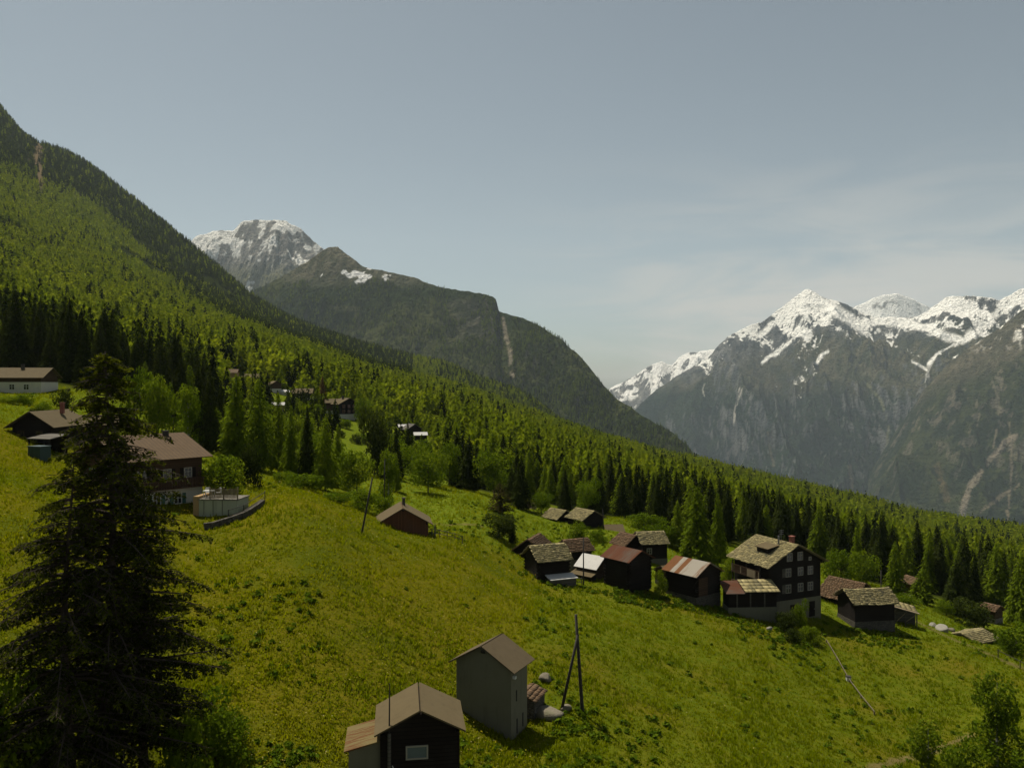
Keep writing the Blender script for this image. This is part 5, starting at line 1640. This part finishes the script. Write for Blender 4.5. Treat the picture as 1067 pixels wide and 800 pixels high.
# curved dry-stone wall of the lawn
pts_ = [(213, 81.0), (222, 81.2), (232, 81.8), (242, 82.4), (252, 83.2), (259, 84.2), (266, 85.6), (274, 88)]
g0 = at(*pts_[0])
m = MB()
P_ = [at(*p) - g0 for p in pts_]
for a, b in zip(P_[:-1], P_[1:]):
    b2 = b - (b - a).normalized() * .004
    m.bar(a + Vector((0, 0, -.3)), b2 + Vector((0, 0, -.3)), .45, 1.8)
o = m.build('garden_wall', M_drystone_dark); o.location = g0
tag(o, 'curved low stone wall holding the lawn below the terrace', 'wall')
rail_fence('garden_fence', 'thin dark wire fence round the lawn below the terrace', [(238, 82.6), (254, 83.8), (276, 89.0)], 1.25, (.5, .95), M_pole, .07)

# ------------------------------------------------------------------ the upper hamlet
r, rf, W, D, H, ri = house('chalet', 'dark three-storey hamlet chalet on a white base above the small clearing', 'chalet', 360, 437, 298, 34, 7.2, 6.5, 6.0, 1.9, .8, .7, M_dark, ('sheet', M_roofbeige), 2.1, M_plaster)
fm = face_map('F', W, D)
for z_ in (2.6, 4.4):
    for a_ in (-2, 0, 2): window(r, fm, a_, z_, 1.0, 1.1, M_brick, M_glass)
chimney(rf, -.8, .5, 7.2, 8.6, .6, M_drystone_dark)
r, rf, W, D, H, ri = house('house', 'pale-roofed house joined to the left of the dark hamlet chalet', 'house', 346, 433, 303, -78, 5.5, 4.4, 5.0, 1.3, .5, .5, M_brown, ('sheet', M_roofbeige), 2.0, M_plaster)
r, rf, W, D, H, ri = house('house', 'long low pale-roofed house left of the rust-red tree in the hamlet', 'house', 316, 417, 318, -84, 6.5, 7.2, 3.0, 1.6, .6, .5, M_brown, ('sheet', M_roofbeige), 1.5, M_plaster)
r, rf, W, D, H, ri = house('hut', 'tiny white-walled hut left of the long low pale roof', 'hut', 297, 414, 322, -70, 3.0, 3.0, 2.2, .8, .3, .3, M_plaster, ('sheet', M_white_sheet))
r, rf, W, D, H, ri = house('house', 'orange-walled house with a flat brown roof, leftmost of the hamlet', 'house', 239, 401, 325, -80, 6.0, 6.4, 5.0, 1.3, .6, .5, M_orange, ('sheet', M_tiles), 1.5, M_plaster)
r, rf, W, D, H, ri = house('house', 'house with a long thin pale roof right of the orange-walled one', 'house', 262, 402, 330, -84, 5.0, 6.6, 3.6, 1.2, .5, .5, M_brown, ('sheet', M_roofbeige), 1.5, M_plaster)
r, rf, W, D, H, ri = house('house', 'little brown house with a slanting roof in the middle of the hamlet', 'house', 286, 408, 322, 36, 4.0, 4.2, 3.0, 1.2, .5, .5, M_brown, ('sheet', M_roofbeige), 1.2, M_plaster)
r, rf, W, D, H, ri = house('shed', 'pale half-hidden shed below the hamlet houses behind the larches', 'shed', 290, 428, 270, -70, 3.2, 3.6, 2.0, .8, .3, .3, M_light, ('sheet', M_white_sheet))
r, rf, W, D, H, ri = house('house', 'dark gabled house at the right end of the hamlet in the trees', 'house', 429, 456, 285, 30, 5.2, 5.0, 3.3, 1.6, .6, .6, M_dark, ('sheet', M_grey), 1.0, M_plaster)
r, rf, W, D, H, ri = house('shed', 'grey-roofed shed just left of the dark gabled house in the trees', 'shed', 420, 450, 292, -78, 3.4, 3.4, 1.9, .8, .4, .3, M_dark, ('sheet', M_white_sheet))
r, rf, W, D, H, ri = house('shed', 'grey-roofed shed just right of the dark gabled house in the trees', 'shed', 438, 460, 276, -78, 3.4, 4.2, 2.4, .8, .4, .3, M_dark, ('sheet', M_white_sheet))
g = at(643, 1090)
root = empty('mountain_hut', (g.x, g.y, g.z + 1), R(-78)); tag(root, 'lonely pale hut far out in the larch forest', 'hut')
MB().box(-3, 3, -5, 5, -4, 5).build('wall', M_plaster, root)
roof_sheet(6, 10, 5, 2, .8, .8, .2, M_roofbeige, root)
# ------------------------------------------------------------------ grass, flowers, weeds: real blades and leaves on the meadows
rg = np.random.default_rng(91)
def scatter(n, y0, y1, azl, power=1.0):
    # even over the ground, thinned with distance
    y = y0 * (y1 / y0) ** (rg.random(n) ** power)
    a = (rg.random(n) * 2 - 1) * azl
    return a * y, y
def open_ground(x, y):
    u = CX + F_PX * x / y
    return y < forest_edge(u) * .97
def blades(x, y, z, h, lean, width, nb):
    n = len(x)
    Vs = []
    for k in range(nb):
        a = rg.random(n) * 6.283
        l = lean * (.3 + rg.random(n)) * h
        hh = h * (.6 + .5 * rg.random(n))
        ca, sa = np.cos(a), np.sin(a)
        w = width * (.6 + .8 * rg.random(n))
        ox, oy = rg.normal(0, .10, n), rg.normal(0, .10, n)
        p0 = np.stack([x + ox - sa * w, y + oy + ca * w, z - .03], -1)
        p1 = np.stack([x + ox + sa * w, y + oy - ca * w, z - .03], -1)
        p2 = np.stack([x + ox + ca * l, y + oy + sa * l, z + hh], -1)
        Vs.append(np.stack([p0, p1, p2], 1))
    V = np.stack(Vs, 1)
    return V.reshape(-1, 3), np.arange(n * nb * 3).reshape(-1, 3)

x, y = scatter(150000, 35, 175, .98, 1.12)
k = open_ground(x, y)
x, y = x[k], y[k]
z = ground(x, y)
cl = fbm(x / 2.6, y / 2.6, 55, 4)
big = fbm(x / 11, y / 11, 56, 3)
line = np.interp(y, [40, 60, 75, 97, 110], [3.0, 1.6, 1.0, 3.2, 4.0])
pas = sstep(x, line - .6, line + .9)
h = (.13 + .19 * sstep(cl, .35, .7)) * (.8 + .5 * rg.random(len(x))) * (1 + (y - 50) / 160)
h = h * (1 - .75 * path_mask(x, y))
V, F_ = blades(x, y, z, h, .55, .045 * 1.0, 5)
t = .52 + .24 * rg.random(len(x)) + .4 * (big - .5) - .10 * pas - .10 * sstep(cl, .55, .75)
me = np_mesh('meadow_grass', V, F_)
set_attr(me, 'tint', np.clip(np.repeat(t, 15), .02, .98))
M_grass = leaf_mat('grass_blades', (.064, .102, .001), (.140, .176, .0015), (.235, .224, .003), .52, 0)
o = link_mesh('meadow_grass', me, M_grass)
tag(o, 'long tufted grass of the steep meadows', 'grass', kind='stuff')

# flower heads, mostly in the unmown left meadow
x, y = scatter(20000, 38, 110, .88, 1.1)
line = np.interp(y, [40, 60, 75, 97, 110], [3.0, 1.6, 1.0, 3.2, 4.0])
k = open_ground(x, y) & ((x < line) | (rg.random(len(x)) < .10)) & (fbm(x / 4, y / 4, 58, 3) > .40)
x, y = x[k], y[k]
z = ground(x, y) + .32 + .18 * rg.random(len(x))
n = len(x)
a = rg.random(n) * 6.283
s_ = (.026 + .034 * rg.random(n)) * (1 + (y - 45) / 90)
c_, d_ = np.cos(a) * s_, np.sin(a) * s_
V = np.stack([np.stack([x - c_, y - d_, z], -1), np.stack([x + d_, y - c_, z + s_ * .4], -1), np.stack([x + c_, y + d_, z], -1), np.stack([x - d_, y + c_, z - s_ * .2], -1)], 1).reshape(-1, 3)
me = np_mesh('meadow_flowers', V, np.arange(n * 4).reshape(-1, 4))
set_attr(me, 'tint', np.repeat(rg.random(n), 4))
m = NT('flower_heads')
cr_ = m.n('ShaderNodeValToRGB', {'Fac': m.attr('tint')})
el = cr_.color_ramp.elements
el[0].position, el[0].color = .0, (.13, .12, .012, 1)
el[1].position, el[1].color = 1.0, (.22, .20, .08, 1)
k_ = el.new(.6); k_.color = (.20, .155, .006, 1)
o = link_mesh('meadow_flowers', me, m.bsdf(cr_.outputs[0], .9, spec=0))
tag(o, 'pale and yellow flower heads sprinkled through the hay meadow', 'flowers', kind='stuff')

# broad-leaved weeds: darker rosettes scattered over the pasture and thick along the foot of the barns
def rosettes(cx, cy, size, nleaf, up, seed):
    r_ = np.random.default_rng(seed)
    Ps, Ns, Tt, Sz = [], [], [], []
    n = len(cx)
    cz = ground(cx, cy)
    for k in range(nleaf):
        a = r_.random(n) * 6.283
        d = size * (.15 + .85 * r_.random(n))
        p = np.stack([cx + np.cos(a) * d, cy + np.sin(a) * d, cz + up * size * r_.random(n) * 1.1 + .05], -1)
        nn = np.stack([np.cos(a) * .7, np.sin(a) * .7, np.ones(n)], -1)
        Ps.append(p); Ns.append(nn); Tt.append(.4 + .16 * r_.standard_normal(n))
    P_ = np.concatenate(Ps); N_ = np.concatenate(Ns); T = np.concatenate(Tt)
    V, F_ = leaf_quads(P_, N_, np.tile(.17 + .12 * size, nleaf) * .8, r_, .55)
    return V, F_, np.repeat(T, 4)
wx, wy = [], []
x, y = scatter(520, 44, 104, .72, 1.0)
line = np.interp(y, [40, 60, 75, 97, 110], [3.0, 1.6, 1.0, 3.2, 4.0])
dens = fbm(x / 7, y / 7, 59, 3)
k = (x > line) & (dens > .50) | (x <= line) & (dens > .60)
wx.append(x[k]); wy.append(y[k])
for (u0, u1, Y0, Y1, n) in ((540, 640, 97, 100, 60), (640, 690, 95, 101, 130), (690, 770, 97, 102, 130), (770, 850, 93, 99, 110), (800, 860, 88, 96, 60), (855, 960, 99, 105, 90), (420, 560, 99, 118, 90), (480, 640, 118, 140, 140), (560, 600, 60, 100, 40), (575, 620, 55, 60, 26), (225, 335, 52, 66, 60), (600, 700, 52, 62, 40), (255, 330, 41, 46, 60), (480, 640, 47, 53, 70), (860, 960, 60, 82, 60), (1000, 1067, 100, 125, 50)):
    u_ = u0 + (u1 - u0) * rg.random(n); Y_ = Y0 + (Y1 - Y0) * rg.random(n)
    wx.append((u_ - CX) / F_PX * Y_); wy.append(Y_)
wx = np.concatenate(wx); wy = np.concatenate(wy)
V, F_, T = rosettes(wx, wy, (.12 + .32 * rg.random(len(wx)) ** 2.2), 26, .75, 6)
me = np_mesh('meadow_weeds', V, F_)
set_attr(me, 'tint', np.clip(T, .03, .98))
M_weed = leaf_mat('weed_leaves', (.034, .066, .004), (.080, .122, .006), (.140, .180, .012), .3, 0)
o = link_mesh('meadow_weeds', me, M_weed)
tag(o, 'dark broad-leaved docks and nettles on the pasture and below the barns', 'weeds', kind='stuff')
